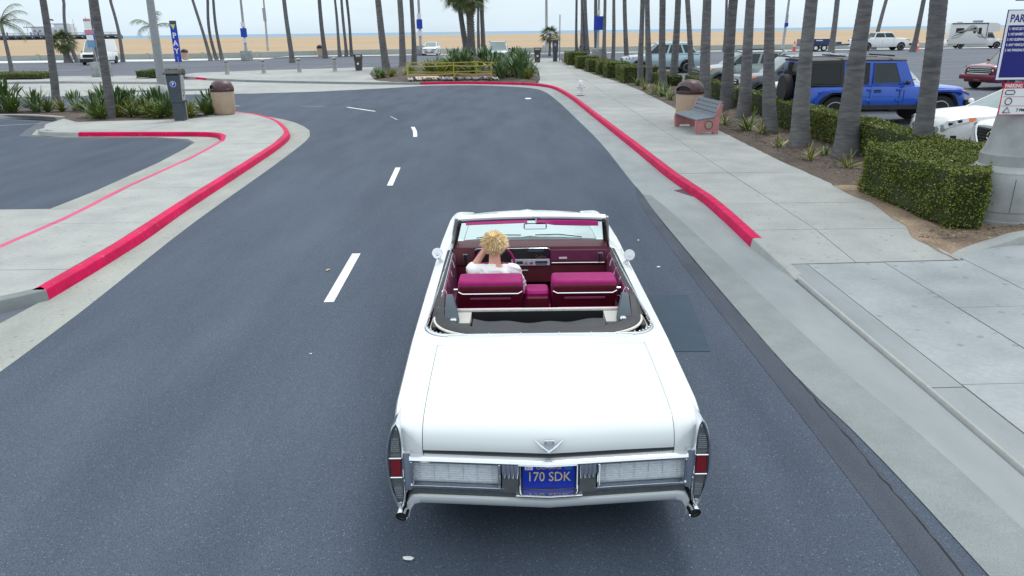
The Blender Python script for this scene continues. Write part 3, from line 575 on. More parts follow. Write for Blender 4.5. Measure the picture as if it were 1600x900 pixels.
# tail lamps: tall pointed pods closing the fins
def pod(u, k=1., s=1): return s * (.928 + .004 - .02 * abs(u) ** 2), .652 + .308 * u, (.050 * (1 - abs(u) ** 2.1) ** .62) * k
for s in (-1, 1):
    def ring(y, k, kz):
        P = []; U = [-1 + 2 * i / 20 for i in range(21)]
        for u in U: c, z, h = pod(u, k, 1); P.append((s * (c + h), y, .652 + (z - .652) * kz))
        for u in U[::-1][1:-1]: c, z, h = pod(u, k, 1); P.append((s * (c - h), y, .652 + (z - .652) * kz))
        return P
    g = MB(); g.loft([ring(.30, 1.0, .90), ring(.12, 1.12, .98), ring(.0, 1.16, 1.015), ring(-.028, 1.10, 1.01), ring(-.036, .98, .98), ring(-.030, .84, .93), ring(-.008, .78, .90)], True, True, False); tl = g.build('tail_lamp', chrome, car, 40)
    g = MB(); g.loft([ring(-.007, .80, .91), ring(-.010, .60, .82)], True, False, True); g.build('lens_bed', M('lens_grey', (.17, .18, .19), .35, .3, var=.1, scale=60), tl)
    for i in range(13):
        z = .43 + i * .0135 if i < 6 else .76 + (i - 6) * .0135; u = (z - .652) / .308; h = pod(u, .62)[2]
        g = MB(); g.box((s * (.932 - .02 * u * u), -.014, z), (h * 2, .012, .0085)); g.build('clear_rib', clear_lens, tl)
    g = MB(); g.box((s * .931, -.018, .645), (.064, .016, .120), bev=.004); g.build('red_lens', red_lens, tl)
    for z in (.578, .712): 
        g = MB(); g.box((s * .931, -.022, z), (.078, .022, .012), bev=.004); g.build('lens_bar', chrome, tl)
    g = MB(); g.ball((s * .917, -.014, .385), (.012, .008, .012)); g.build('reflector', clear_lens, tl, 60)
    g = MB(); g.ball((s * .917, -.010, .900), (.010, .006, .014)); g.build('reflector', clear_lens, tl, 60)
    # tail pipe
    ex = MB(); P = [(s * .86, .7, .35), (s * .885, .3, .335), (s * .905, .08, .308), (s * .917, -.015, .292)]
    ex.tube(smooth_path(P, .05), .033, 14, False); pipe = ex.build('tail_pipe', dkgrey, car, 60); g = MB(); g.tube([(s * .9085, .05, .3030), (s * .913, .015, .2975), (s * .918, -.024, .2905)], .0375, 14, False); g.build('pipe_tip', chrome, pipe, 60)
    g = MB(); g.cyl((s * .916, -.006, .2935), (s * .913, .015, .298), .0345, n=14); g.build('pipe_bore', rubber, pipe)
g = MB(); g.box((0, 2.85, .25), (1.76, 5.1, .14)); g.box((0, 1.0, .27), (1.5, .9, .12)); g.box((0, .34, .40), (1.5, .5, .16)); g.box((0, 4.75, .45), (1.3, 1.5, .5)); g.build('underbody', rubber, car)  # floor boxes hang extra low to darken the ground under the car
# front end (grille, bumper, stacked headlamps)
g = MB(); g.box((0, 5.60, .62), (1.40, .08, .30)); fg = g.build('front_grille', chrome_s, car)
for i in range(7): g = MB(); g.box((0, 5.645, .50 + i * .04), (1.38, .02, .010)); g.build('grille_bar', chrome, fg)
g = MB(); g.loft([[(x, 5.66 + .06 * (1 - (x / .98) ** 2) + dy, z) for dy, z in ((0, .36), (.09, .38), (.10, .46), (.05, .50), (0, .50))] for x in [-.98 + .098 * i for i in range(21)]]); g.build('front_bumper', chrome, car, 40)
for s in (-1, 1):
    for z in (.73, .56): g = MB(); g.cyl((s * .82, 5.60, z), (s * .82, 5.68, z), .078, n=18); g.ball((s * .82, 5.68, z), (.07, .02, .07)); g.build('headlamp', clear_lens, car, 40)
# ------- cockpit
def open_path():
    P = [(-xi(y), y) for y in (3.72, 3.2, 2.6, 2.0, 1.7, 1.55)] + [(-xi(y), y) for y in (1.51, 1.46, 1.41, 1.37, 1.34, 1.32, 1.305)] + [(x, 1.298) for x in (-.6, -.4, -.15, .15, .4, .6)]
    return P + [(-a, b) for a, b in P[:13][::-1]]
OP = open_path()
def oz(x, y): return zi(max(y, 1.2)) + .004
g = MB(); g.loft([[(x, y + (0 if abs(x) > .75 else -.0), oz(x, y) + .012), (x * .991, y + (.010 if y < 1.5 else 0), oz(x, y) + .015), (x * .982, y + (.022 if y < 1.5 else 0), oz(x, y) + .008), (x * .980, y + (.024 if y < 1.5 else 0), oz(x, y) - .02), (x, y, oz(x, y) - .02)] for x, y in OP]); g.build('cockpit_rim', chrome, car, 50)
for x, y in [p for p in OP if p[1] < 1.75][::1]:
    g = MB(); g.ball((x * .983, y + .012, oz(x, y) + .016), (.006, .006, .004), 6, 4); g.build('snap_stud', chrome_s, car)
# white well lining and dark well
well = [p for p in OP if p[1] <= 2.0]
g = MB(); g.grid([[(x * .962, y + (.03 if y < 1.5 else 0), oz(x, y) - .015), (x * .945, y + (.06 if y < 1.5 else 0), oz(x, y) - .06), (x * .86, y + (.10 if y < 1.5 else 0), oz(x, y) - .12)] for x, y in well]); g.build('well_lining', cream, car, 50)
g = MB(); g.box((0, 1.62, .765), (1.70, .60, .05)); g.build('well_floor', rubber, car)
# rear edge of the folded roof: broad dark band with cream piping
def bow(k, off=0): 
    a = math.pi * k; c, s_ = math.cos(a), math.sin(a); return (-.785 * (abs(c) ** .55) * (1 if c > 0 else -1) * (1 + off), 1.82 - (.425 + off * .5) * (s_ ** .8), .915 + .01 * s_)
B = [bow(i / 36) for i in range(37)]; 
g = MB(); rings = []
for i, p in enumerate(B):
    a = Vector(B[max(0, i - 1)]); b = Vector(B[min(36, i + 1)]); t = (b - a).normalized(); n_ = Vector((t.y, -t.x, 0)); wd = .062
    q = Vector(p); rings.append([q + n_ * wd * .8 + Vector((0, 0, -.03)), q + n_ * wd + Vector((0, 0, .012)), q + n_ * .01 + Vector((0, 0, .03)), q - n_ * wd + Vector((0, 0, .022)), q - n_ * wd + Vector((0, 0, -.04))])
g.loft(rings); fr = g.build('folded_roof_band', vinyl, car, 50)
g = MB(); g.tube([Vector(r[1]) + (Vector(r[1]) - Vector(r[3])).normalized() * .008 + Vector((0, 0, -.012)) for r in rings], .011, 8); g.build('cream_piping', cream, car, 60)
# pillow of folded cloth and the dark gap before it
g = MB(); rr = []
for i in range(25):
    x = lerp(-.53, .53, i / 24); k = 1 - (x / .53) ** 2; yb = 1.475 - .055 * k; yf = 1.74 - .09 * k
    rr.append([(x, yb, .86), (x, yb + .005, .925), (x, lerp(yb, yf, .35), .945 + .006 * k), (x, lerp(yb, yf, .8), .935 + .008 * math.sin(x * 19)), (x, yf, .90), (x, yf + .01, .82)])
g.loft(rr); g.build('folded_roof', vinyl, car, 60)
g = MB(); g.tube([(x, 1.46 - .055 * (1 - (x / .55) ** 2), .942) for x in [-.55 + .055 * i for i in range(21)]], .006, 6); g.build('roof_seam', bluegrey, car, 60)
g = MB(); g.box((0, 1.865, .925), (1.40, .024, .030), bev=.008); wb = g.build('boot_rail', cream, car, 40); wb.location.z = .018
g = MB(); g.box((0, 1.872, .825), (1.42, .02, .205)); g.build('well_bulkhead', rubber, car)
for i in range(9): 
    g = MB(); g.ball((-.44 + .11 * i, 1.842, .935), .006, 6, 4); g.build('snap_stud', chrome, wb)
for s in (-1, 1):
    g = MB(); g.loft([[(s * x, y, z) for x, y, z in ((.55, 1.845, .935), (.70, 1.845, .935), (.70, 1.70, .895), (.56, 1.70, .895))], [(s * x, y, z) for x, y, z in ((.55, 1.845, .86), (.70, 1.845, .86), (.70, 1.70, .86), (.56, 1.70, .86))]]); g.build('boot_corner', M('grey_cream_vinyl', (.46, .46, .43), .7, var=.08), car)
    # roof side irons
    g = MB(); g.loft([[(s * (c + dx), y + dy, z) for dx, dy in ((-h, -.03), (h, -.03), (h, .03), (-h, .03))] for c, y, z, h in ((.655, 1.70, .915, .060), (.665, 1.78, .98, .048), (.685, 1.90, 1.055, .028), (.688, 1.92, 1.06, .024))]); g.build('roof_iron', bluegrey, car, 30).location.x = s * .05
    g = MB(); g.loft([[(s * (c + dx), y + dy, z) for dx, dy in ((-h, -.03), (h, -.03), (h, .03), (-h, .03))] for c, y, z, h in ((.735, 1.66, .91, .03), (.74, 1.78, .97, .026), (.742, 1.92, 1.04, .02))]); g.build('roof_iron', vinyl, car, 30).location.x = s * .055
    g = MB(); g.box((s * .640, 1.665, .925), (.05, .05, .06), bev=.01); g.ball((s * .64, 1.638, .945), .014, 8, 6); g.build('iron_hinge', chrome, car, 40).location.x = s * .05
    g = MB(); g.tube([(s * .765, 1.95, .90), (s * .775, 1.78, .86), (s * .765, 1.62, .84), (s * .74, 1.52, .85)], [.03, .04, .045, .03], 8); g.box((s * .770, 1.90, .895), (.055, .26, .07), bev=.015); g.box((s * .768, 1.64, .885), (.06, .12, .06), bev=.02); g.build('roof_mechanism', rubber, car, 50).location.x = s * .08
    # door cards
    g = MB(); g.grid([[(s * .762, y, .926 - .0), (s * .745, y, .921), (s * .728, y, .86), (s * .720, y, .70), (s * .725, y, .62), (s * .69, y, .34)] for y in (1.95, 2.3, 2.7, 3.1, 3.5, 3.72)]); dc = g.build('door_card', plum, car, 40); dc.location.x = s * .075
    g = MB(); g.box((s * .715, 2.9, .66), (.07, .6, .06), bev=.02); g.build('arm_rest', maroon, dc, 40)
    for y in (2.15, 2.45, 2.75, 3.05, 3.35, 3.6):
        g = MB(); g.tube([(s * .758, y, .929), (s * .738, y - .012, .908), (s * .725, y - .03, .86)], .0045, 6); g.build('chrome_strip', chrome, dc)
    g = MB(); g.tube([(s * .761, y, .930) for y in (1.95, 2.5, 3.1, 3.72)], .005, 6); g.build('door_top_strip', chrome, dc)
    g = MB(); g.box((s * .792, 2.85, .916), (.066, 1.78, .02)); g.build('window_slot', rubber, dc)
    for y in (2.55, 3.2): g = MB(); g.ball((s * .735, y, .80), (.012, .02, .012)); g.tube([(s * .725, y, .80), (s * .71, y + .06, .79)], .008, 6); g.build('window_crank', chrome, dc, 60)
    g = MB(); g.ball((s * .765, 2.40, .924), .011, 8, 5); g.build('lock_button', chrome, dc, 60)
g = MB(); g.box((0, 2.9, .335), (1.64, 2.0, .03)); g.build('floor', carpet, car)
# seats
for s, x0, x1 in ((-1, -.715, -.105), (1, .155, .765)):
    c = (x0 + x1) / 2; wd = x1 - x0
    g = MB(); rr = []
    for z, ya, yb, k in ((.42, 2.66, 2.86, 1.0), (.60, 2.60, 2.83, 1.0), (.78, 2.535, 2.81, 1.0), (.86, 2.505, 2.80, 1.0), (.915, 2.50, 2.795, .99), (.940, 2.515, 2.78, .965), (.952, 2.56, 2.74, .92)):
        h = wd / 2 * k; rd = .05; rr.append([(c + sx_ * (h - rd) + rd * math.cos(a), (yb - rd if a < math.pi else ya + rd) + rd * math.sin(a), z) for a, sx_ in [(R(q), 1) for q in (0, 30, 60, 90)] + [(R(q), -1) for q in (90, 120, 150, 180)] + [(R(q), -1) for q in (180.01, 210, 240, 270)] + [(R(q), 1) for q in (270, 300, 330, 360)]])
    g.loft(rr); sb = g.build('front_seat_back', leather, car, 50)
    g = MB(); rr2 = [(c - wd / 2 + .01, 2.478, .862), (c - wd / 2 + .05, 2.478, .84), (c, 2.478, .84), (c + wd / 2 - .05, 2.478, .84), (c + wd / 2 - .01, 2.478, .862)]; g.tube(rr2, .008, 6); g.build('seat_trim', chrome, sb, 60)
    g = MB(); g.loft([[(c - wd / 2 * k + .012, y, z), (c + wd / 2 * k - .012, y, z), (c + wd / 2 * k - .012, y + .05, z), (c - wd / 2 * k + .012, y + .05, z)] for y, z, k in ((2.64, .44, 1), (2.515, .79, 1), (2.489, .862, 1), (2.486, .90, .99), (2.490, .912, .97))]); g.build('seat_back_shade', maroon, sb, 30)  # maroon overlay: shade on the leather seat back put into the colour
    g = MB(); g.box((c, 2.497, .792), (wd * .62, .012, .022), bev=.004); g.xf(Matrix.Translation((0, -.018, 0))); g.build('pull_strap', plum, sb)
    g = MB(); g.box((c, 3.04, .39), (wd, .56, .16), bev=.05); g.build('front_seat_cushion', leather, car, 50)
    g = MB(); g.cyl((c + s * (wd / 2 - .01), 2.60, .84), (c + s * (wd / 2 + .04), 2.60, .84), .013, n=10); g.build('seat_pivot', chrome, sb, 50); sb.location.z = .028
    g = MB(); a, b = (x0 + .03, x1 - .02) if s < 0 else (x0 + .03, x1 - .06); rr = []
    for z, ya, yb in ((.45, 2.05, 2.25), (.78, 1.91, 2.10), (.885, 1.885, 2.045), (.905, 1.90, 2.02)): rr.append([(a - .0, ya, z), (b, ya, z), (b, yb, z), (a, yb, z)])
    g.loft(rr); g.build('rear_seat_back', leather, car, 30)
    g = MB(); g.box((c, 2.2, .42), (wd, .36, .16), bev=.04); g.build('rear_seat_cushion', leather, car, 50)
g = MB(); rr = []
for z, k, ya, yb in ((.42, 1, 2.60, 2.80), (.74, 1, 2.53, 2.78), (.825, .97, 2.53, 2.765), (.845, .86, 2.55, 2.74)): rr.append([(.025 + sx_ * .112 * k, y, z) for sx_, y in ((-1, ya + .02), (-.8, ya), (.8, ya), (1, ya + .02), (1, yb - .02), (.8, yb), (-.8, yb), (-1, yb - .02))])
g.loft(rr); ca = g.build('centre_arm_rest', leather, car, 40); ca.location.z = .022
g = MB(); g.box((.025, 2.535, .62), (.205, .03, .36), bev=.01, rx=R(7)); g.build('arm_rest_back_shade', maroon, ca)  # maroon slab, colours in the shade on the arm rest's leather back
# dashboard
g = MB(); rr = []
for i in range(21):
    x = lerp(-.83, .83, i / 20); k = 1 - (x / .83) ** 2; d = .05 * (1 - k); rr.append([(x, 3.60 - d * .3, .60), (x, 3.62 - d * .3, .78), (x, 3.60 - d * .3, .80), (x, 3.615 - d * .3, .955), (x, 3.64 - d * .3, .982), (x, 3.72, .990), (x, 3.88, .972), (x, 4.05, .94), (x, 4.05, .60)])
g.loft(rr); dash_o = g.build('dashboard', maroon, car, 40)
g = MB(); g.box((-.20, 3.597, .884), (.80, .03, .186), bev=.012); cl = g.build('instrument_panel', black, dash_o)
g = MB(); P = [(-.60, .795), (-.60, .953), (-.585, .974), (-.56, .979), (.16, .979), (.185, .974), (.20, .953), (.20, .795)]; g.tube([(x, 3.582, z) for x, z in P] + [(-.60, 3.582, .795)], .006, 6); g.build('panel_frame', chrome, cl, 60)
g = MB(); g.box((-.01, 3.578, .827), (.41, .014, .072), bev=.004); rs = g.build('radio_strip', M('brushed_silver', (.60, .63, .68), .4, .0, var=.08, scale=50), cl)
for x in (-.055, .0, ): g = MB(); g.cyl((x, 3.575, .824), (x, 3.555, .824), .017, .014, 14); g.build('radio_knob', chrome_s, rs, 40)
g = MB(); g.box((.105, 3.570, .828), (.13, .004, .028)); g.build('radio_dial', M('dial_blue', (.05, .07, .13), .3), rs)
for i in range(6): g = MB(); g.box((.055 + .02 * i, 3.567, .806), (.014, .010, .008), bev=.002); g.build('radio_button', rubber, rs)
g = MB(); g.box((-.125, 3.570, .826), (.07, .004, .03)); g.build('clock_face', M('dial_dark', (.03, .04, .06), .3), rs)
g = MB(); g.box((.045, 3.578, .955), (.17, .012, .024), bev=.003); g.build('air_vent', bluegrey, cl)
text('script_badge', 'Cadillac', .036, chrome_s, cl, at(.10, 3.578, .887) @ Matrix.Shear('XY', 4, (.3, 0)), .001)
g = MB(); g.box((.50, 3.602, .893), (.60, .022, .128), bev=.008); gb = g.build('glove_box', plum, dash_o, 40)
g = MB(); g.tube([(.215, 3.588, .815), (.5, 3.588, .815), (.775, 3.584, .815)], .006, 6); g.build('dash_strip', chrome, dash_o)
g = MB(); g.box((.335, 3.588, .868), (.085, .006, .022), bev=.002); g.build('dash_badge', white_s, gb)
for x in (-.70, .73):
    g = MB(); g.box((x, 3.585, .872), (.052, .02, .105), bev=.004); v_ = g.build('side_vent', chrome_s, dash_o)
    g = MB(); g.box((x, 3.574, .872), (.036, .006, .088)); g.build('vent_slot', rubber, v_)
    g = MB(); g.box((x + .006, 3.571, .872), (.008, .006, .07)); g.build('vent_lever', chrome, v_)
g = MB(); g.tube([(-.10, 3.58, .735), (-.07, 3.568, .742), (-.04, 3.58, .735)], .007, 6); g.build('hood_latch', chrome_s, dash_o)
# steering wheel
g = MB(); n = 40; Rw, tilt = .205, R(52); cx, cy, cz = -.385, 3.40, .865
def wp(a, r=Rw): return (cx + r * math.cos(a), cy + r * math.sin(a) * math.cos(tilt), cz + r * math.sin(a) * math.sin(tilt))
rg = []
for i in range(n):
    a = 2 * math.pi * i / n; c = Vector(wp(a)); rad = (c - Vector((cx, cy, cz))).normalized(); ax = Vector((0, -math.sin(tilt), math.cos(tilt)))
    rg.append([c + rad * .013 * math.cos(q) + ax * .013 * math.sin(q) for q in (2 * math.pi * j / 8 for j in range(8))])
rg.append(rg[0]); g.loft(rg, True, False, False); sw = g.build('steering_wheel', leather, car, 60)
for a in (0, math.pi): g = MB(); g.tube([wp(a, .19), wp(a, .03)], [.016, .026], 8); g.build('spoke', leather, sw, 60)
g = MB(); g.cyl(wp(0, 0), (cx, cy + .02 * math.sin(tilt), cz - .03), .05, .045, 18); g.build('horn_hub', maroon, sw, 40)
g = MB(); g.cyl((cx, cy + .01, cz - .02), (cx, 3.66, .70), .028, n=12); g.build('steering_column', maroon, sw, 50)
g = MB(); g.tube([(cx + .03, 3.47, .82), (cx + .17, 3.44, .84)], .007, 6); g.build('shift_lever', chrome, sw)
# windshield
def ws(u, v): return (lerp(.83, .725, v) * u, lerp(4.065, 3.445, v) + .05 * (1 - u * u) * (1 - .3 * v), lerp(.935, 1.345, v) + .012 * (1 - u * u))
g = MB(); g.grid([[ws(-1 + i / 8, v) for i in range(17)] for v in (0, .25, .5, .75, 1)]); g.build('windshield', wind, car, 180, False)
g = MB(); rr = []
for i in range(21):
    u = -1 + i / 10; p = Vector(ws(u * 1.035, 1)); rr.append([p + Vector(q) for q in ((0, -.045, -.030), (0, -.052, .004), (0, -.02, .030), (0, .03, .022), (0, .045, -.010), (0, .01, -.034))])
g.loft(rr); hd = g.build('windshield_header', paint, car, 50)
g = MB(); rr = [[Vector(ws(u, 1)) + Vector(q) for q in ((0, -.048, -.030), (0, -.056, -.014), (0, -.066, -.020), (0, -.058, -.036))] for u in (-1 + i / 10 for i in range(21))]; g.loft(rr); g.build('header_seal', M('navy_seal', (.012, .015, .05), .5), hd, 50)
for s in (-1, 1):
    g = MB(); g.loft([[Vector((s * (lerp(.865, .755, v) + dx), lerp(4.06, 3.43, v) + dy, lerp(.91, 1.355, v))) for dx, dy in ((-.022, -.03), (.022, -.035), (.03, .02), (-.02, .03))] for v in (0, .3, .6, .9, 1)]); g.build('windshield_pillar', paint, car, 40)
    g = MB(); g.tube([(s * lerp(.835, .730, v), lerp(4.02, 3.385, v), lerp(.92, 1.325, v)) for v in (0, .4, .8, 1)], .021, 6); g.build('pillar_seal', rubber, car, 60)
    g = MB(); g.loft([[(s * x, y, z) for x, y, z in ((.79, y0, .925), (.81, y0, .925), (.795, y1, z1), (.775, y1, z1))] for y0, y1, z1 in ((3.95, 3.80, 1.06), (3.55, 3.60, 1.02))]) if False else g.tube([(s * .835, 3.98, .94), (s * .83, 3.66, .94), (s * .755, 3.44, 1.25)], .013, 6); g.build('vent_frame', black, car, 60)
    # sun visors
    a, b = sorted((s * .045, s * .66)); dr = .026 if s > 0 else .004
    g = MB(); g.loft([[Vector(ws(x / .715, 1)) + Vector((0, dy, dz)) for dy, dz in ((-.062, -.026), (-.10, -.028), (-.125, -.038 - dr * k), (-.11, -.046 - dr * k), (-.060, -.048 - dr * k))] for x, k in ((a, .5 if s < 0 else .1), (lerp(a, b, .12), .7 if s < 0 else .3), (lerp(a, b, .3), 1), (lerp(a, b, .8), 1), (b, .8 if s > 0 else .2))]); vz = g.build('sun_visor', leather, car, 40)
g = MB(); p = Vector(ws(.06, 1)); g.box(p + Vector((0, -.055, -.004)), (.055, .03, .035), bev=.008); g.tube([p + Vector((0, -.06, -.01)), p + Vector((0, -.085, -.055))], .007, 6); mir = g.build('rear_view_mirror', chrome_s, car, 40)
q = p + Vector((-.01, -.10, -.085)); g = MB(); g.box(q, (.235, .022, .062), bev=.02, rx=R(-8)); g.build('mirror_shell', black, mir, 40); g = MB(); g.box(q + Vector((0, -.012, 0)), (.215, .004, .050), bev=.002, rx=R(-8)); g.build('mirror_glass', M('mirror', (.9, .9, .92), .03, 1., var=.01), mir)
for a, b in (((-.60, 3.99, .972), (-.10, 4.05, .985)), ((.06, 4.05, .985), (.58, 3.99, .972))):
    g = MB(); g.tube([a, ((a[0] + b[0]) / 2, (a[1] + b[1]) / 2 + .075, .978), b], .006, 5); g.xf(Matrix.Translation((0, .10, -.012))); g.build('wiper', black, car)
for s, y in ((-1, 3.27), (1, 3.13)):
    g = MB(); g.tube([(s * .93, y + .05, .92), (s * .955, y + .04, .97), (s * .965, y + .03, 1.0)], [.02, .012, .012], 8); dm = g.build('door_mirror', chrome, car, 50)
    g = MB(); g.lathe([(.002, -.035), (.03, -.03), (.052, -.008), (.055, .006), (.050, .008)], 22); g.xf(Matrix.Translation((s * .965, y, 1.03)) @ Matrix.Rotation(R(-18 * s), 4, 'Z') @ Matrix.Rotation(R(78), 4, 'X')); g.build('mirror_shell', chrome if s < 0 else M('satin_white_metal', (.75, .78, .80), .25, .4), dm, 50)
    g = MB(); g.lathe([(.001, .0075), (.050, .0085), (.050, .006), (.001, .006)], 22); g.xf(Matrix.Translation((s * .965, y, 1.03)) @ Matrix.Rotation(R(-18 * s), 4, 'Z') @ Matrix.Rotation(R(78), 4, 'X')); g.build('mirror_glass', MATS['mirror'] if s < 0 else MATS['satin_white_metal'], dm, 50)

# ================================================================ DRIVER
def remeshed(mb, name, m, voxel, smooth_it, parent):
    me = mb.mesh(name + '_raw'); o = bpy.data.objects.new(name + '_raw', me); COL.objects.link(o)
    r = o.modifiers.new('r', 'REMESH'); r.mode = 'VOXEL'; r.voxel_size = voxel; r.use_smooth_shade = True
    s = o.modifiers.new('s', 'SMOOTH'); s.factor = .5; s.iterations = smooth_it
    dg = bpy.context.evaluated_depsgraph_get(); dg.update(); out = bpy.data.meshes.new_from_object(o.evaluated_get(dg)); bpy.data.objects.remove(o)
    out.materials.clear(); out.materials.append(m); out.name = name; return link(name, out, parent)
skin = M('skin', (.62, .32, .24), .5, var=.08, scale=20); shirt_m = M('white_cotton', (.83, .83, .82), .85, var=.04, scale=9, bump=.35, bscale=14)
jeans = M('denim', (.04, .06, .12), .9, var=.2, scale=30); hair_m = M('blond_hair', (.92, .78, .50), .55, var=.25, scale=22, island=.5, rgb2=(.68, .51, .27))
per = thing('person', 'driver with spiky blond hair in a white shirt at the wheel of the convertible', 'person', (-.165, 6.79, .468))
def capsule(g, a, b, r0, r1, n=12):
    a, b = Vector(a), Vector(b); g.ball(a, r0, n, 8); g.ball(b, r1, n, 8); g.cyl(a, b, r0, r1, n)
g = MB()
sh = [(-.185, .05, .47), (.185, .05, .47)]; el = [(-.235, .235, .43), (.26, .21, .24)]; wr = [(-.105, .275, .615), (.175, .43, .245)]
for z, x_, y_, dy in ((.02, .165, .115, 0), (.12, .15, .10, .0), (.25, .155, .10, .0), (.36, .17, .105, .01), (.45, .155, .085, .03)): g.ball((0, dy, z), (x_, y_, .10), 18, 10)
capsule(g, (0, .05, .48), (0, .095, .62), .062, .056); capsule(g, (-.15, .05, .475), (.15, .05, .475), .062, .062)
HC = Vector((0, .125, .70)); g.ball(HC, (.074, .094, .105), 20, 14); g.ball(HC + Vector((0, .035, -.055)), (.052, .06, .062), 16, 10)       # skull, jaw
g.ball(HC + Vector((0, .098, -.02)), (.012, .016, .022)); g.ball(HC + Vector((0, .103, -.033)), (.015, .013, .011)); g.ball(HC + Vector((0, .088, -.068)), (.024, .012, .010)); g.ball(HC + Vector((0, .083, -.098)), (.022, .016, .016))
for s in (-1, 1):
    g.ball(HC + Vector((s * .076, .0, -.012)), (.010, .022, .032)); g.ball(HC + Vector((s * .032, .082, .012)), (.016, .012, .009)); g.ball(HC + Vector((s * .035, .072, -.03)), (.02, .02, .018))
    i = 0 if s < 0 else 1
    capsule(g, sh[i], el[i], .052, .042); capsule(g, el[i], wr[i], .043, .029)
    hp = (s * .10, .02, .04); kn = (s * .15, .46, .12); an = (s * .14, .74, -.20)
    capsule(g, hp, kn, .085, .06); capsule(g, kn, an, .06, .04); capsule(g, an, (an[0], an[1] + .16, an[2] - .035), .038, .03)
# hands: left against the cheek, right closed on the wheel rim
def hand(g, w_, palm, out, up, curl):
    w_ = Vector(w_); f = Vector(palm).normalized(); o = Vector(out).normalized(); u = Vector(up).normalized(); c = w_ + f * .05
    for k in (-1.5, -.5, .5, 1.5): capsule(g, w_ + f * .01 + o * k * .008, w_ + f * .085 + o * k * .018, .014, .0105, 8)
    for k, l in ((-1.5, .062), (-.5, .076), (.5, .080), (1.5, .070)):
        a = w_ + f * .088 + o * k * .0185; b = a + (f * math.cos(curl) + u * math.sin(curl)) * l * .5; d = b + (f * math.cos(2 * curl) + u * math.sin(2 * curl)) * l * .55
        capsule(g, a, b, .0095, .0088, 8); capsule(g, b, d, .0088, .0075, 8)
    t0 = w_ + f * .025 + o * .026; t1 = t0 + (f * .6 + o * .7 + u * .3).normalized() * .042; capsule(g, t0, t1, .0135, .0105, 8); capsule(g, t1, t1 + (f * .9 + u * .5 + o * .1).normalized() * .034, .0105, .0085, 8)
hand(g, wr[0], (.35, .25, .9), (.1, -.95, .2), (.9, .1, -.1), .35)
hand(g, wr[1], (.05, .85, .35), (-.95, .1, .2), (.0, .3, -1), .95)
body = remeshed(g, 'body', skin, .0065, 3, per)
g = MB()
for z, x_, y_, dy in ((.04, .185, .135, 0), (.14, .172, .12, .0), (.26, .176, .118, .0), (.36, .188, .120, .01), (.44, .172, .10, .025)): g.ball((0, dy, z), (x_, y_, .10), 20, 10)
capsule(g, (-.165, .05, .475), (.165, .05, .475), .070, .070); capsule(g, (0, .05, .47), (0, .055, .492), .080, .074)
for i, (e0, k) in enumerate(((el[0], .98), (el[1], 1.0))): capsule(g, sh[i], Vector(sh[i]).lerp(Vector(e0), k), .070, .064, 14)
capsule(g, el[1], Vector(el[1]).lerp(Vector(wr[1]), .55), .062, .052); capsule(g, el[0], Vector(el[0]).lerp(Vector(wr[0]), .12), .062, .058)
shirt = remeshed(g, 'shirt', shirt_m, .008, 4, per)
for v in shirt.data.vertices:
    n_ = noise.noise((v.co.x * 9, v.co.y * 9, v.co.z * 16)); v.co += v.normal * .009 * n_ + v.normal * .0035 * math.sin(v.co.z * 48 + v.co.x * 34 + 6 * n_)
txm = text('shirt_lettering', 'CALI', .085, M('faded_print', (.32, .30, .22), .8), shirt, Matrix.Translation((-.02, -.112, .462)) @ Matrix.Rotation(R(72), 4, 'X'), .012, 1.1)
g = MB()
for s in (-1, 1): capsule(g, (s * .10, .02, .04), (s * .15, .46, .12), .10, .074); capsule(g, (s * .15, .46, .12), (s * .14, .72, -.17), .073, .056)
g.ball((0, 0, .03), (.18, .13, .09), 16, 8); remeshed(g, 'trousers', jeans, .012, 3, per)
g = MB(); rnd = random.Random(5)
g.ball(HC + Vector((0, -.008, .022)), (.083, .103, .098), 18, 12)
for i in range(3200):
    th = rnd.uniform(0, 2 * math.pi); cz_ = rnd.uniform(-.62, 1); sn = math.sqrt(1 - cz_ * cz_); d = Vector((sn * math.cos(th), sn * math.sin(th), cz_))
    if d.y > .45 and d.z < .25: continue
    if d.z < -.35 and d.y > -.35: continue
    p = HC + Vector((d.x * .080, d.y * .100 - .008, d.z * .098 + .022)); whorl = Vector((0, -.35, .93)); tan = (d - whorl * d.dot(whorl)); tan = tan.normalized() if tan.length > .01 else Vector((1, 0, 0))
    l = rnd.uniform(.035, .068) * (1 if d.z > -.1 else .5); dr = (d * rnd.uniform(.25, .8) + tan * rnd.uniform(.3, 1.) + Vector((rnd.uniform(-.4, .4), rnd.uniform(-.4, .4), rnd.uniform(-.2, .3)))).normalized()
    m1 = p + dr * l * .55; m2 = p + dr * l + Vector((rnd.uniform(-.012, .012), rnd.uniform(-.012, .012), -.010)); g.tube([p - d * .01, m1, m2], [.0042, .0034, .0006], 3, False)
g.build('hair', hair_m, per, 60, recalc=False)
# ================================================================ VEGETATION
trunk_m = M('palm_bark', (.195, .192, .195), .9, var=.3, scale=3.0, bump=1., bscale=22, streak=(1, 1, 5), rgb2=(.092, .092, .097), objrand=.2)
frond_m = M('fan_frond', (.085, .115, .03), .55, var=.3, scale=2, island=.35); dead_m = M('dead_frond', (.20, .145, .075), .8, var=.25, scale=3, island=.35)
feather_m = M('feather_frond', (.10, .125, .045), .55, var=.3, scale=2, island=.3)
leaf_m = M('hedge_leaf', (.100, .145, .014), .45, var=.3, scale=1.8, island=.42, rgb2=(.150, .170, .022)); core_m = M('hedge_twigs', (.030, .040, .012), .9, var=.3, scale=8)
strap_m = M('strap_leaf', (.130, .190, .040), .42, var=.3, scale=3, island=.5); strap_y = M('strap_leaf_yellow', (.21, .23, .04), .45, var=.25, scale=3, island=.4); strap_d = M('broad_leaf', (.075, .135, .045), .40, var=.3, scale=3, island=.5)

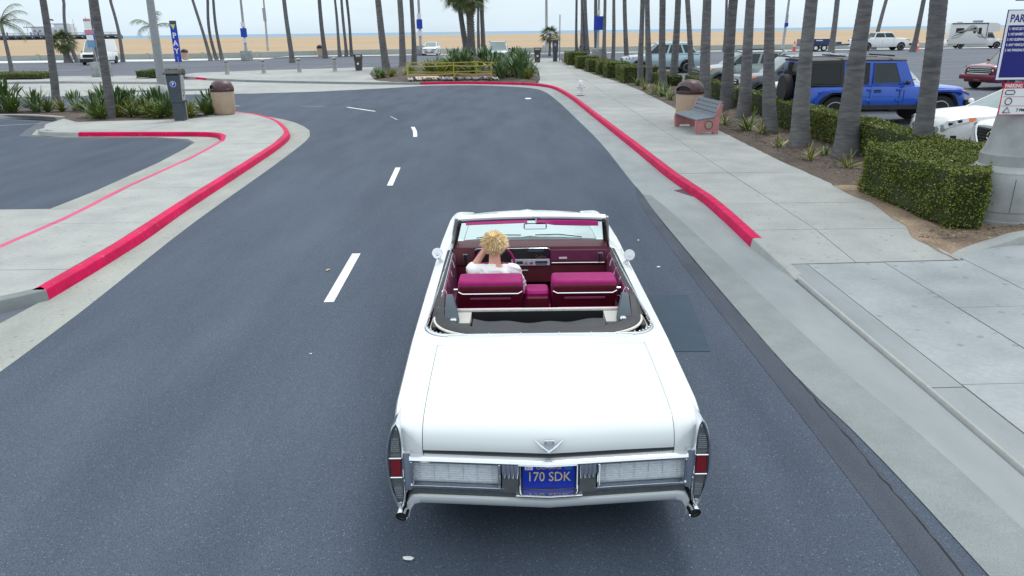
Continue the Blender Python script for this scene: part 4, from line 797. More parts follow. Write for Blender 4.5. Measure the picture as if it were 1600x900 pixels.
def quad_leaf(g, p, d, wv, l, w_, droop=0., seg=1):
    """a blade from p along d, width along wv"""
    p, d, wv = Vector(p), Vector(d), Vector(wv); vs = []; fs = []
    for i in range(seg + 1):
        t = i / seg; q = p + d * l * t + Vector((0, 0, -droop * l * t * t)); k = w_ * (.55 + .9 * t - 1.4 * t * t) if seg > 1 else w_ * (1 - t)
        vs += [q - wv * k, q + wv * k]
    for i in range(seg): fs.append((2 * i, 2 * i + 1, 2 * i + 3, 2 * i + 2))
    g.add(vs, fs)
def fan_crown(seed, n=34, size=1., skirt=16, spread=1.):
    rnd = random.Random(seed); g = MB(); gd = MB()
    for i in range(n + skirt):
        dead = i >= n; t = (i + .5) / n if not dead else 0
        el = lerp(R(80), R(-30), t ** .8) if not dead else R(rnd.uniform(-82, -50)); az = i * 2.39996 + rnd.uniform(-.2, .2)
        d = Vector((math.cos(az) * math.cos(el), math.sin(az) * math.cos(el), math.sin(el))); L_ = (rnd.uniform(.75, 1.05) if not dead else rnd.uniform(.35, .6)) * size
        side = Vector((-math.sin(az), math.cos(az), 0)); up = d.cross(side) * -1; m = gd if dead else g
        e_ = d * L_ + Vector((0, 0, -.10 * L_ if not dead else 0)); m.tube([(0, 0, 0), e_ * .5 + Vector((0, 0, .05 * size)), e_], [.025 * size, .018 * size, .012 * size], 3, False)
        nb = 20
        for k in range(nb):
            a = lerp(-1.75, 1.75, k / (nb - 1)); bd = (d * math.cos(a) + side * math.sin(a) * spread + up * .25 * abs(math.sin(a)) + Vector((0, 0, -.15))).normalized()
            l = size * (.95 - .22 * abs(a) / 1.75) * rnd.uniform(.85, 1.1) * (.75 if dead else 1); wv = bd.cross(up); wv = wv.normalized() if wv.length > .05 else side
            quad_leaf(m, e_, bd, wv, l, .042 * size, .22 + (.3 if dead else rnd.uniform(0, .2)), 2)
    a = g.mesh('crown', frond_m, recalc=False); b = gd.mesh('dead_skirt', dead_m, recalc=False); return a, b
def feather_crown(seed, n=15, L_=2.6):
    rnd = random.Random(seed); g = MB()
    for i in range(n):
        az = i * 2.39996; el = lerp(R(78), R(-8), (i + .5) / n); h = Vector((math.cos(az), math.sin(az), 0)); P = []
        for k in range(15):
            t = k / 14; a = el - t * t * R(75) - t * R(10); P.append((P[-1] + (h * math.cos(a) + Vector((0, 0, math.sin(a)))) * L_ / 14) if P else Vector((0, 0, 0)))
        g.tube(P, [.03 * (1 - k / 16) + .004 for k in range(15)], 4, False); side = Vector((-h.y, h.x, 0))
        for k in range(2, 15):
            for j in range(3):
                t_ = (k - 1 + j / 3); b0 = P[k - 1].lerp(P[k], j / 3); ax = (P[k] - P[k - 1]).normalized()
                for s in (-1, 1):
                    d = (side * s * .8 + ax * .55 + Vector((0, 0, rnd.uniform(-.45, .05)))).normalized(); quad_leaf(g, b0, d, ax, rnd.uniform(.38, .6) * (1.1 - abs(t_ / 14 - .45)), .018, .5, 2)
    return g.mesh('crown', feather_m, recalc=False)
CROWNS = [fan_crown(i, 30, 1.0) for i in (1, 2, 3)]; SHAG = fan_crown(7, 40, 1.15, 26); SMALL = fan_crown(9, 22, .85, 4); FEATHER = feather_crown(3); FEATHER2 = feather_crown(6, 6, 1.9)
def palm(label, x, y, r, lean, h=13., group=None, kind='fan', bend=0., z=None, seg=12, step=.11, top_r=.72, leany=0., seed=0, flare=.42, boots=False, neck=.93):
    z = gz(x, y) + .02 if z is None else z; rnd = random.Random(int(x * 97 + y * 13) + seed)
    t = thing('palm_tree', label, 'palm tree', (x, y, z), 0, group); g = MB(); rings = []; n = int(h / step); ph = rnd.uniform(0, 9)
    def ax(zz): q = zz / h; return lean * zz + bend * math.sin(min(1, zz / 7.) * math.pi) + .05 * math.sin(zz * .55 + ph) * min(1, zz), leany * zz + .05 * math.cos(zz * .5 + ph) * min(1, zz)
    for i in range(n + 1):
        zz = h * i / n - (.25 if i == 0 else 0); k = lerp(1, top_r, min(1, zz / h)) * lerp(1.04, neck, sst(zz / 4.2)) * (1 + flare * math.exp(-max(0, zz) / .45)) * (1 + .026 * (i % 2) - .013 + .03 * noise.noise((zz * 1.3, x, y)) + .09 * noise.noise((zz * .38, x * 3, y)))
        cx_, cy_ = ax(zz); rings.append([(cx_ + r * k * (1 + .03 * noise.noise((math.cos(a) * 1.5, math.sin(a) * 1.5, zz * .8 + x))) * math.cos(a), cy_ + r * k * math.sin(a), zz) for a in (2 * math.pi * j / seg for j in range(seg))])
    g.loft(rings); tr = g.build('trunk', trunk_m, t, 70)
    top = (*ax(h), h - .1)
    if boots:
        for i in range(150):
            zz = h * (.1 + .9 * i / 150); a = i * 2.4; cx_, cy_ = ax(zz); p = Vector((cx_ + r * .95 * math.cos(a), cy_ + r * .95 * math.sin(a), zz)); d = Vector((math.cos(a), math.sin(a), 1.3)).normalized(); s_ = Vector((-math.sin(a), math.cos(a), 0))
            b_ = MB(); b_.add([p - s_ * .09, p + s_ * .09, p + d * .16 + s_ * .05, p + d * .16 - s_ * .05, p - Vector((math.cos(a), math.sin(a), 0)) * .05 + Vector((0, 0, .1))], [(0, 1, 2, 3), (1, 4, 2), (0, 3, 4), (2, 4, 3)]); b_.build('leaf_stub', MATS['dead_frond'] if i % 3 else trunk_m, t)
    if kind[:7] == 'feather': c = link('crown', FEATHER if kind == 'feather' else FEATHER2, t, top, rnd.uniform(0, 6))
    else:
        A, B_ = {'fan': CROWNS[rnd.randrange(3)], 'shag': SHAG, 'small': SMALL}[kind]; a = rnd.uniform(0, 6); link('crown', A, t, top, a); link('dead_skirt', B_, t, top, a)
    return t
ORD = ['first', 'second', 'third', 'fourth', 'fifth', 'sixth', 'seventh', 'eighth', 'ninth', 'tenth', 'eleventh', 'twelfth', 'thirteenth', 'fourteenth', 'fifteenth', 'sixteenth', 'seventeenth', 'eighteenth', 'nineteenth', 'twentieth']
ROW = [(8.60, 15.5, -.075, .198, .40), (8.15, 17.9, -.003, .262, .55), (7.72, 19.75, -.03, .235, .5), (7.80, 22.3, -.10, .205, .45), (8.20, 26.4, -.013, .218, .42), (8.30, 28.9, -.005, .235, .45), (8.40, 32.4, -.065, .235, .4), (9.5, 39.8, -.115, .170, .3), (8.85, 41.4, .009, .215, .3), (8.12, 40.1, -.07, .210, .35), (8.02, 43.8, -.06, .198, .35), (7.68, 44.7, -.037, .180, .35), (9.1, 59.5, -.06, .215, .3), (9.35, 69.5, -.011, .195, .3), (9.6, 77.5, -.03, .215, .3), (9.4, 82.5, -.05, .255, .3), (9.3, 92, -.055, .29, .3), (8.85, 92.3, -.033, .22, .3), (9.1, 96.5, -.031, .2, .3), (8.5, 96.9, -.029, .2, .3)]
for i, (x, y, ln, r, fl) in enumerate(ROW):
    palm('grey ringed palm, %s from the parking sign in the row along the hedge' % ORD[i], x, y, r * (.92 if i < 8 else .9), ln, 12 + (i * 37 % 5), 'palms in the row along the hedge', seg=20 if i < 7 else 12, step=.055 if i < 7 else .12, flare=fl, bend=(.07 if i in (0, 7, 11) else 0), z=max(gz(x, y), .1), neck=[.96, .74, .72, .78, .80, .84, .84][i] if i < 7 else .88)
palm('feather palm with drooping fronds beside the blue truck', -40.95, 63.2, .16, -.002, 4.3, kind='feather')
palm('feather palm whose fronds show beside the thick lamp post', -26.75, 58.6, .10, .0, 3.7, kind='feather_small', z=.14)
palm('slim grey palm rising from the planter beside the narrow post', -20.9, 34.9, .165, .075, 13, step=.07, flare=.15)
palm('slim grey palm among the leafy plants behind the pay station', -15.4, 29.0, .165, .058, 13, step=.06, flare=.2)
palm('short bushy fan palm beside the white van', -56.2, 98.4, .40, -.05, 2.7, kind='shag', flare=.5)
palm('thin palm standing directly in front of the white van', -46.4, 86.5, .2, .10, 13)
palm('leaning thin palm just behind the white van', -55.0, 98.2, .22, -.028, 13, bend=-.5); palm('thin palm beyond the white van, next to the leaning one', -49.3, 98.4, .22, -.03, 13, bend=.3)
palm('outermost and most bent of three thin palms by the beach wall', -38.4, 99.2, .21, -.16, 13); palm('middle one of three thin palms by the beach wall bin', -37.7, 99.4, .21, -.019, 13, bend=-.3); palm('innermost one of three thin palms by the beach wall bin', -36.9, 99.2, .21, -.01, 13, bend=-.25)
palm('straight grey palm standing alone between bollards and beach', -22.4, 79.5, .25, -.02, 12.5); palm('grey palm beside the far concrete bin', -21.9, 92, .28, -.02, 12.5)
for i, (x, ln) in enumerate(((-21.3, -.01), (-20.5, .001), (-19.8, -.013))): palm(['thin palm with a low crown, next to the far concrete bin', 'middle thin palm of the trio past the far bin', 'last thin palm of the trio past the far bin'][i], x, 97.2, .2, ln, 8.8 if i == 0 else 12.5)
palm('stout palm at the bollard end of the flower planter', -9.65, 60.6, .28, -.07, 12.5, flare=.6); palm('thick one of the twin palms behind the yellow fence', -9.2, 66.5, .28, .007, 12.5); palm('slimmer one of the twin palms behind the yellow fence', -8.35, 67.4, .215, .02, 12.5)
palm('shaggy crowned palm leaning beside the stubby one', -4.2, 77.5, .31, -.11, 6.3, kind='shag', flare=.4); palm('palm with a stubby leaf-scarred trunk above the planter', -3.55, 75.5, .36, -.045, 5.9, kind='shag', flare=.1, boots=True, top_r=.95)
palm('smooth palm next to the stubby trunk', -2.6, 77.5, .24, .002, 12); palm('thin palm behind the stubby trunk', -3.4, 86.5, .17, .02, 12)
palm('little fan palm behind the dark pay station', 4.6, 88, .13, .0, 2.4, kind='small')
for i, (x, y, ln, r) in enumerate(((27.2, 97.6, -.035, .2), (27.9, 97.5, -.005, .2), (34.3, 82.2, -.007, .3), (45.6, 87.2, .07, .28), (46.5, 98.5, .12, .26))):
    palm(['thin far palm near the beach, left of its pair', 'thin far palm near the beach, right of its pair', 'dark palm in front of the trailer', 'leaning palm between pickup and motorhome', 'leaning palm behind the white pickup'][i], x, y, r, ln, 12.5)

# ---- hedges
def hedge(label, poly, zb_, h, leaf, dens, seed, group=None, cat='hedge', loose=.03):
    rnd = random.Random(seed); t = thing('hedge', label, cat, (0, 0, 0), 0, group); n = len(poly)
    cx_ = sum(p[0] for p in poly) / n; cy_ = sum(p[1] for p in poly) / n
    ins = [(cx_ + (p[0] - cx_) * (1 - .06 / max(.3, math.dist(p, (cx_, cy_)))), cy_ + (p[1] - cy_) * (1 - .06 / max(.3, math.dist(p, (cx_, cy_))))) for p in poly]
    g = MB(); g.prism(ins, zb_ + .08, zb_ + h - .05); g.build('twigs', core_m, t)
    g = MB()
    def put(p, nrm):
        j = noise.noise((p[0] * 2.2, p[1] * 2.2, p[2] * 2.2)) * loose * 1.6 - (.05 * max(0, (p[2] - zb_ - h * .82) / (h * .18)) if nrm.z < .5 else 0)
        if rnd.random() < .012: j += rnd.uniform(.02, .09)
        if noise.noise((p[0] * 3.1, p[1] * 3.1, p[2] * 3.1 + 9)) < -.42 and rnd.random() < .7: return
        p = Vector(p) + nrm * (j + rnd.uniform(-.05, .012)); d = (nrm * rnd.uniform(-.1, .9) + Vector((rnd.uniform(-1, 1), rnd.uniform(-1, 1), rnd.uniform(-.4, 1)))).normalized()
        w_ = d.cross(Vector((rnd.uniform(-1, 1), rnd.uniform(-1, 1), rnd.uniform(-1, 1)))).normalized(); l = leaf * rnd.uniform(.7, 1.4); a = p - d * l * .5
        g.add([a, p + w_ * l * .30, a + d * l, p - w_ * l * .30], [(0, 1, 2, 3)])
    for i in range(n):
        a, b = poly[i], poly[(i + 1) % n]; e_ = Vector((b[0] - a[0], b[1] - a[1], 0)); nr = Vector((e_.y, -e_.x, 0)).normalized()
        for k in range(int(e_.length * h * dens)):
            u = rnd.random(); v = rnd.random() ** .85; put((a[0] + e_.x * u, a[1] + e_.y * u, zb_ + .03 + v * (h - .03)), nr)
    bx = [min(p[0] for p in poly), max(p[0] for p in poly), min(p[1] for p in poly), max(p[1] for p in poly)]; ar = (bx[1] - bx[0]) * (bx[3] - bx[2])
    def inside(x, y):
        c = False
        for i in range(n):
            a, b = poly[i], poly[(i + 1) % n]
            if (a[1] > y) != (b[1] > y) and x < (b[0] - a[0]) * (y - a[1]) / (b[1] - a[1]) + a[0]: c = not c
        return c
    for k in range(int(ar * dens * 1.1)):
        x, y = rnd.uniform(bx[0], bx[1]), rnd.uniform(bx[2], bx[3])
        if inside(x, y): put((x, y, zb_ + h), Vector((0, 0, 1)))
    g.build('foliage', leaf_m, t, recalc=False)
hedge('big clipped box hedge at the sidewalk corner by the parking sign', [(6.78, 11.15), (7.25, 10.98), (7.55, 11.5), (8.6, 12.5), (9.2, 13.9), (8.9, 14.4), (6.95, 14.35), (6.70, 13.9)], .12, .93, .036, 2500, 1, loose=.045)
hedge('long low hedge between the palms and the blue off-roader', [(8.32, 15.2), (8.95, 15.2), (9.0, 19), (8.85, 24.2), (8.3, 24.2), (8.35, 19.6)], .2, .82, .042, 1400, 2)
hedge('short hedge stretch behind the bench end', [(8.75, 24.7), (9.25, 24.7), (9.15, 29.3), (8.7, 29.3)], .22, .75, .05, 900, 3)
hedge('hedge stretch hidden behind the palm pair and bin', [(8.85, 29.8), (9.3, 29.8), (9.35, 38.8), (8.9, 38.8)], .22, .75, .06, 420, 4)
BL = [(6.75, 45.2, 8.8, 46.9, 1.0), (6.85, 48.0, 8.2, 49.6, .98), (6.40, 50.3, 7.9, 52.4, 1.05), (6.3, 54.0, 7.7, 56.3, .98), (5.9, 57.4, 7.6, 59.8, .98), (5.4, 61.0, 7.1, 63.2, 1.08), (4.95, 65.2, 6.6, 69.5, 1.15)]
for i, (a, b, c_, d, h) in enumerate(BL): hedge('clipped hedge block, %s of the row starting at the twin palms by the hydrant' % ORD[i], [(a, b), (c_, b), (c_, d), (a, d)], max(.08, gz(a, b)), h, .075, 300, 10 + i, 'clipped hedge blocks along the walk')
hedge('low hedge behind the first block, beside the palms', [(8.3, 40.6), (9.2, 40.6), (9.2, 44.6), (8.3, 44.6)], .2, .6, .075, 300, 22)
hedge('low flat hedge by the far bay next to the feather palm', [(-48, 57.6), (-35.3, 57.4), (-34.9, 59.4), (-37, 61), (-48, 61)], .14, .42, .10, 130, 30); hedge('low flat hedge behind the pay station', [(-27.6, 56.6), (-24.9, 57.4), (-24.9, 59.0), (-27.4, 59.2)], .14, .55, .10, 150, 31)
# ---- strap-leaf plants
def clump(seed, n, L_, w_, m, up=.9, name='leaves'):
    rnd = random.Random(seed); g = MB()
    for i in range(n):
        a = rnd.uniform(0, 6.283); el = R(rnd.uniform(28, 85)) * up; d = Vector((math.cos(a) * math.cos(el), math.sin(a) * math.cos(el), math.sin(el))); wv = Vector((-math.sin(a), math.cos(a), rnd.uniform(-.4, .4))).normalized(); l = L_ * rnd.uniform(.6, 1.1)
        quad_leaf(g, (rnd.uniform(-.06, .06), rnd.uniform(-.06, .06), 0), d, wv, l, w_ * rnd.uniform(.7, 1.2), rnd.uniform(.1, .55), 4)
    return g.mesh(name, m, recalc=False)
def paddles(seed, n, L_):
    """bird-of-paradise: stalks carrying broad pointed blades"""
    rnd = random.Random(seed); g = MB()
    for i in range(n):
        a = rnd.uniform(0, 6.283); el = R(rnd.uniform(48, 86)); d = Vector((math.cos(a) * math.cos(el), math.sin(a) * math.cos(el), math.sin(el))); l = L_ * rnd.uniform(.45, .75); p = Vector((rnd.uniform(-.2, .2), rnd.uniform(-.2, .2), 0)); e_ = p + d * l
        g.tube([p, e_], [.014, .008], 3, False); wv = Vector((-math.sin(a), math.cos(a), rnd.uniform(-.5, .5))).normalized(); quad_leaf(g, e_, (d + Vector((0, 0, -.15))).normalized(), wv, L_ * rnd.uniform(.35, .5), .075 * rnd.uniform(.8, 1.2), .2, 4)
    return g.mesh('leaves', strap_d, recalc=False)
AG = [clump(i, 34, .62, .020, strap_m) for i in (1, 2)] + [clump(3, 26, .55, .018, strap_y)]; LUSH = [clump(i, 95, 1.25, .040, strap_m, 1.02) for i in (5, 6)] + [clump(7, 95, 1.15, .036, strap_y, 1.0)]; PAD = [paddles(i, 46, 1.35) for i in (8, 9)]
def plant(label, me, x, y, z, s, group, k=0):
    t = thing('strap_leaf_plant', label, 'plant', (x, y, z), k * 1.7, group, s); link('leaves', me, t); return t
for i, (x, y, s, k) in enumerate(((7.05, 24.6, .95, 2), (7.3, 23.0, 1.25, 0), (7.5, 22.2, 1.0, 2), (7.15, 19.7, .75, 2), (7.14, 17.6, .8, 2), (7.75, 18.2, .6, 0), (7.55, 16.4, .75, 2), (7.1, 40.0, 1.2, 2), (7.0, 36.8, 1.2, 2), (7.2, 35.6, 1.3, 0), (7.2, 33.9, 1.1, 0), (7.25, 43.0, 1.2, 0), (7.6, 38.5, 1.2, 0), (6.95, 13.0 + 1.55, .35, 2))):
    plant('small strap-leaved plant, %s along the mulch bed from the bench outwards' % ORD[i], AG[k], x, y, bed_z(x, y), s * 1.35, 'small plants in the mulch bed', i)
rnd = random.Random(12)
for i in range(36):
    x = lerp(-16.3, -11.9, rnd.random()); y = lerp(28.9, 31.2, rnd.random()); plant('lush strap-leaved plant in the planter behind the pay station', LUSH[i % 3] if i % 4 else PAD[i % 2], x, y, .15, rnd.uniform(.66, .92), 'plants behind the pay station', i)
for i in range(9): plant('lush plant in the far part of the planter, by the narrow post', LUSH[i % 3] if i % 3 else PAD[i % 2], lerp(-21.4, -17.6, i / 8), 31.6 + rnd.uniform(0, 1.0), .15, rnd.uniform(.8, 1.05) * (1.15 if i in (0, 1, 2) else .75), 'plants by the narrow post', i)
for i in range(46):
    x = lerp(-6.6, 1.2, rnd.random()); y = lerp(52.2, 63, rnd.random()); plant('green strap-leaved plant in the planter behind the yellow fence', (LUSH + PAD)[i % 5], x, y, .28 + gz(x, y), rnd.uniform(1.0, 1.3), 'plants behind the yellow fence', i)
for i in range(16): plant('bushy plant at the walkway end of the flower planter', (LUSH + PAD)[i % 5], lerp(-.7, 1.55, rnd.random()), lerp(48.6, 54, rnd.random()), .2, rnd.uniform(.95, 1.2), 'plants at the walkway end of the planter', i)
for i in range(8): plant('small plant at the bollard end of the flower planter', LUSH[i % 3], lerp(-9.2, -7, rnd.random()), lerp(52, 57, rnd.random()), .2, rnd.uniform(.6, .9), 'plants at the bollard end of the planter', i)
# flowers
pet = M('white_petals', (.8, .8, .8), .7, var=.05); pur = M('purple_petals', (.07, .012, .07), .6, var=.3, scale=20); 
def posy(seed, m):
    rnd = random.Random(seed); g = MB()
    for i in range(26):
        p = Vector((rnd.uniform(-.2, .2), rnd.uniform(-.16, .16), rnd.uniform(.10, .22)))
        for k in range(5):
            a = k * 1.2566 + i; d = Vector((math.cos(a), math.sin(a) * .8 - .2, math.sin(a) * .5 + .3)); quad_leaf(g, p, d, Vector((-math.sin(a), math.cos(a), .2)), .055, .03, 0, 2)
    return g.mesh('petals', m, recalc=False)
PO = [posy(1, pet), posy(2, pur)]; LF = clump(21, 26, .22, .02, strap_d)
for i in range(34):
    x = lerp(-6.3, -.9, i / 33) + rnd.uniform(-.05, .05); y = 49.05 - .14 * max(0, (x + 2.4)) * 2.4 + rnd.uniform(-.1, .35); wht = (i * 7 % 10) < 6
    t = thing('flower_clump', ('low clump of white flowers' if wht else 'low clump of dark purple flowers') + ' along the red kerb of the planter', 'flowers', (x, y, .17), i * 2.1, ('white' if wht else 'purple') + ' bedding flowers'); link('petals', PO[0 if wht else 1], t); link('leaves', LF, t)
# ================================================================ STREET FURNITURE
tan_c = M('tan_aggregate', (.48, .35, .24), .9, var=.25, scale=4, bump=.4, bscale=90, rgb2=(.40, .31, .235)); brown_p = M('brown_plastic', (.075, .036, .040), .4, var=.15); conc_o = M('cast_concrete', (.31, .325, .325), .9, var=.25, scale=2.2, bump=.3, bscale=50)
charcoal = M('charcoal_steel', (.055, .070, .085), .45, .2, var=.1); galv = M('galvanised', (.33, .36, .39), .5, .35, var=.12, scale=6); pole_m = M('pole_grey', (.33, .345, .355), .6, .1, var=.12, scale=5)
sign_blue = M('sign_blue', (.002, .004, .17), .45, var=.06); sign_b2 = M('sign_bright_blue', (.008, .045, .42), .45, var=.06); sign_w = M('sign_white', (.74, .75, .77), .5, var=.03); sign_r = M('sign_red', (.55, .012, .035), .5, var=.06); sign_k = M('sign_black', (.02, .02, .025), .5)
yellow = M('yellow_tape', (.42, .34, .07), .5, var=.15); wht = M('white_enamel', (.72, .74, .74), .45, var=.08, scale=8); pink_c = M('pink_concrete', (.47, .20, .205), .9, var=.14, scale=5, bump=.3, bscale=80); slat_m = M('grey_recycled_plank', (.16, .195, .23), .6, var=.14, scale=5, streak=(1, 9, 9))

def litter_bin(label, x, y, s=1., rz=0., group=None, z=None):
    t = thing('litter_bin', label, 'litter bin', (x, y, gz(x, y) + .147 if z is None else z), rz, group, s)
    g = MB(); g.lathe([(.33, 0), (.35, .02), (.37, .05), (.405, .12), (.425, .45), (.438, .88), (.43, .90)], 26); g.build('concrete_body', tan_c, t, 40)
    g = MB(); g.lathe([(.445, .89), (.452, .90), (.452, .985), (.44, .995)], 26); g.build('rim', brown_p, t, 40)
    # arched hood open at one end
    g = MB(); rows = []; n = 16
    for k, (yy_, h) in enumerate(((-.36, .16), (-.30, .27), (-.18, .33), (0, .36), (.2, .34), (.34, .26), (.40, .14))):
        hw = .445 * math.sqrt(max(.05, 1 - (yy_ / .46) ** 2)); rows.append([(hw * math.cos(a), yy_, .985 + h * math.sin(a) ** .85) for a in (math.pi * j / n for j in range(n + 1))])
    g.grid(rows); k0 = len(g.v) - (n + 1); g.f.append(tuple(k0 + j for j in range(n + 1))); hd = g.build('hood', brown_p, t, 50)
    g = MB(); g.add([(p[0] * .9, -.335, .985 + (p[2] - .985) * .92) for p in rows[0]], [tuple(range(n + 1))]); g.build('opening', rubber, hd)
    g = MB(); g.tube([(p[0] * 1.01, p[1] - .008, p[2] + .004) for p in rows[0]], .012, 6); g.build('hood_lip', brown_p, hd, 60); return t
litter_bin('tan concrete litter bin with brown hood beside the pay station', -11.35, 30.05, 1.0, R(-50))
litter_bin('tan concrete litter bin with brown hood behind the bench', 6.12, 25.75, 1.04, R(-45))
litter_bin('far concrete litter bin beside three thin palms', -41.6, 99.2, 1.0, 0, z=.15); litter_bin('far concrete litter bin beside the trio of palms', -24.1, 98.9, 1.05, 0, z=.4); litter_bin('far concrete litter bin seen between palm trunks', 30.5, 99.2, 1.1, 0, z=.4)
def dark_bin(label, x, y, s):
    t = thing('litter_bin', label, 'litter bin', (x, y, gz(x, y) + .14), 0, None, s); m = M('dark_brown_bin', (.060, .050, .050), .6, var=.2)
    g = MB(); g.lathe([(.27, 0), (.30, .03), (.36, .80), (.40, .82), (.40, .90)], 4, rot=R(45)); g.build('body', m, t)
    for sx in (-1, 1): g = MB(); g.box((sx * .25, 0, 1.0), (.05, .5, .2)); g.build('lid_post', m, t)
    g = MB(); g.box((0, 0, 1.12), (.60, .60, .07), bev=.02); g.build('lid', m, t); g = MB(); g.box((0, 0, .93), (.46, .46, .05)); g.build('opening', rubber, t)
    g = MB(); g.cyl((0, -.25, .5), (0, -.275, .5), .08, n=16); g.build('badge', sign_w, t)
dark_bin('dark square bin by the bollards', -12.2, 62.3, 1.08); dark_bin('dark square bin beside the far pay station', 2.55, 69.6, 1.1)

def pay_station(label, x, y, z, rz, s=1.):
    t = thing('pay_station', label, 'pay station', (x, y, z), rz, None, s)
    g = MB(); g.loft([[(sx * w_, yy_ , zz) for sx, yy_ in ((-1, -d), (1, -d), (1, d), (-1, d))] for zz, w_, d in ((0, .17, .16), (.62, .17, .16), (.64, .20, .19), (1.52, .235, .20), (1.60, .20, .17))]); b = g.build('cabinet', charcoal, t)
    g = MB(); g.box((0, -.02, 1.66), (.62, .48, .035), rx=R(12), bev=.008); g.build('solar_panel', rubber, t); g = MB(); g.cyl((0, 0, 1.58), (0, 0, 1.66), .05); g.build('panel_neck', charcoal, t)
    g = MB(); g.box((.222, .0, 1.12), (.05, .30, .86), ry=R(3.0), bev=.012); fp = g.build('front_panel', M('panel_silver', (.50, .52, .54), .4, .4), t)
    g = MB(); g.box((.252, .0, 1.33), (.012, .20, .20), ry=R(3)); g.build('screen', rubber, fp)
    for i in range(4): g = MB(); g.box((.246, -.06 + .04 * (i % 2) * 2, .86 + .09 * i), (.016, .05, .05), bev=.006); g.build('button', [rubber, M('green_button', (.05, .3, .08), .5), rubber, M('yellow_button', (.6, .45, .05), .5)][i], fp)
    g = MB(); g.cyl((-.015, -.198, 1.27), (-.015, -.212, 1.27), .105, n=28); rd = g.build('roundel', sign_w, t); g = MB(); g.cyl((-.015, -.210, 1.27), (-.015, -.2145, 1.27), .092, n=28); g.build('roundel_face', sign_b2, rd); text('roundel_letter', 'P', .15, sign_w, rd, at(-.015, -.216, 1.27), .002, bold=.004)
    return t
pay_station('charcoal parking pay station with solar panel at the planter corner', -12.27, 28.05, .147, R(4), 1.04); pay_station('far dark parking pay station at the end of the walk', 4.2, 70.4, .5, 0, 1.12)
# PAY blade sign
t = thing('pay_sign', 'tall blue blade sign reading PAY on a thin pole', 'sign', (-12.22, 28.5, -.10)); g = MB(); g.cyl((0, 0, 0), (0, 0, 2.5), .03); g.build('pole', galv, t)
g = MB(); g.box((-.0, 0, 2.97), (.24, .05, 1.32), bev=.01); b = g.build('blade', sign_b2, t); g = MB(); g.box((0, 0, 3.69), (.24, .052, .12), bev=.008); g.build('blade_cap', charcoal, b)
g = MB(); g.ext([(-.09, -.027, 3.62), (.09, -.027, 3.62), (0, -.027, 3.44)], (0, -.003, 0)); g.build('arrow', M('sign_yellow', (.65, .6, .08), .5), b)
for i, ch in enumerate('PAY'): text('letter', ch, .27, sign_w, b, at(0, -.029, 3.23 - .27 * i), .002, bold=.006)
t = thing('far_pay_post', 'slim metal pole beside the far pay station', 'pole', (4.62, 70.6, .5)); g = MB(); g.cyl((0, 0, 0), (0, 0, 4.0), .05); g.build('pole', galv, t); g = MB(); g.box((0, 0, 3.0), (.07, .22, 1.8), bev=.01); g.build('blade', galv, t)
# bollards
for i, (x, y) in enumerate(((-22.0, 59.8), (-19.3, 60.3), (-16.6, 60.7), (-14.0, 61.6))):
    t = thing('bollard', ['white bollard nearest the pay station', 'second white bollard from the pay station', 'third white bollard from the pay station', 'white bollard nearest the dark bin'][i], 'bollard', (x, y, gz(x, y) + .14), 0, 'white bollards across the island'); g = MB(); g.lathe([(.17, 0), (.16, .03), (.155, .88), (.15, .90)], 18); g.build('post', conc_o, t, 40); g = MB(); g.lathe([(.135, .89), (.135, .97)], 18); g.build('light_gap', rubber, t, 40); g = MB(); g.lathe([(.155, .96), (.16, .98), (.155, 1.06), (.10, 1.10), (.01, 1.115)], 18); g.build('cap', conc_o, t, 40)
# lamp posts
def lamp(label, x, y, r, h, lean=0., base=None, z=None, signs=()):
    t = thing('lamp_post', label, 'lamp post', (x, y, gz(x, y) if z is None else z)); g = MB(); b0 = base or 0
    if base: q = MB(); q.box((0, 0, base / 2), (1.1, 1.1, base), bev=.05); q.build('concrete_block', conc_o, t, 30)
    g.tube([(lean * zz, 0, b0 + zz) for zz in (0, .3, .32, h * .5, h)], [r * 1.15, r * 1.12, r, r * .8, r * .55], 12); g.build('pole', pole_m, t, 50)
    g = MB(); g.tube([(lean * h, 0, b0 + h - .2), (lean * h + .5, -.3, b0 + h + .15), (lean * h + 1.6, -.9, b0 + h + .2)], .05, 8); a = g.build('arm', pole_m, t, 50); g = MB(); g.box((lean * h + 1.9, -1.05, b0 + h + .18), (.75, .3, .14), bev=.04, rz=R(-30)); g.build('lamp_head', galv, t)
    for zz, w_, hh, m in signs: g = MB(); g.box((lean * zz, -r - .04, zz), (w_, .03, hh), bev=.006); g.build('sign_panel', m, t)
    return t
lamp('thick grey lamp post behind the pay station', -18.5, 40.6, .235, 10, .022); lamp('lamp post on a concrete block with blue sign near the bollards', -31.6, 93, .17, 10, .02, 1.15, signs=((3.2, .75, 1.0, sign_b2), (4.1, .5, .5, sign_w), (2.3, .5, .5, sign_w)))
lamp('lamp post on the beach behind the wall with a pale box', -38.0, 122, .18, 10, .03, z=.7, signs=((5.3, .5, 1.9, galv),)); lamp('lamp post with bright blue sign beside the white sedan', -11.05, 97, .19, 10, .0, 1.15, signs=((3.7, .72, 1.1, sign_b2), (4.6, .5, .6, sign_w), (2.6, .55, .6, sign_w))); lamp('lamp post beyond the far pay station', 5.0, 103, .2, 10, -.01, .9, z=.4); lamp('lamp post near the beach with a little blue sign', 35.4, 100, .18, 10, .03, z=.6, signs=((3.6, .3, 1.1, galv), (2.9, .5, .45, sign_b2))); lamp('lamp post behind the hedge row with a blue banner', 9.0, 78.5, .13, 10, .0, 1.0, signs=((3.4, .95, 1.3, sign_b2), (4.4, .3, .4, sign_w)))
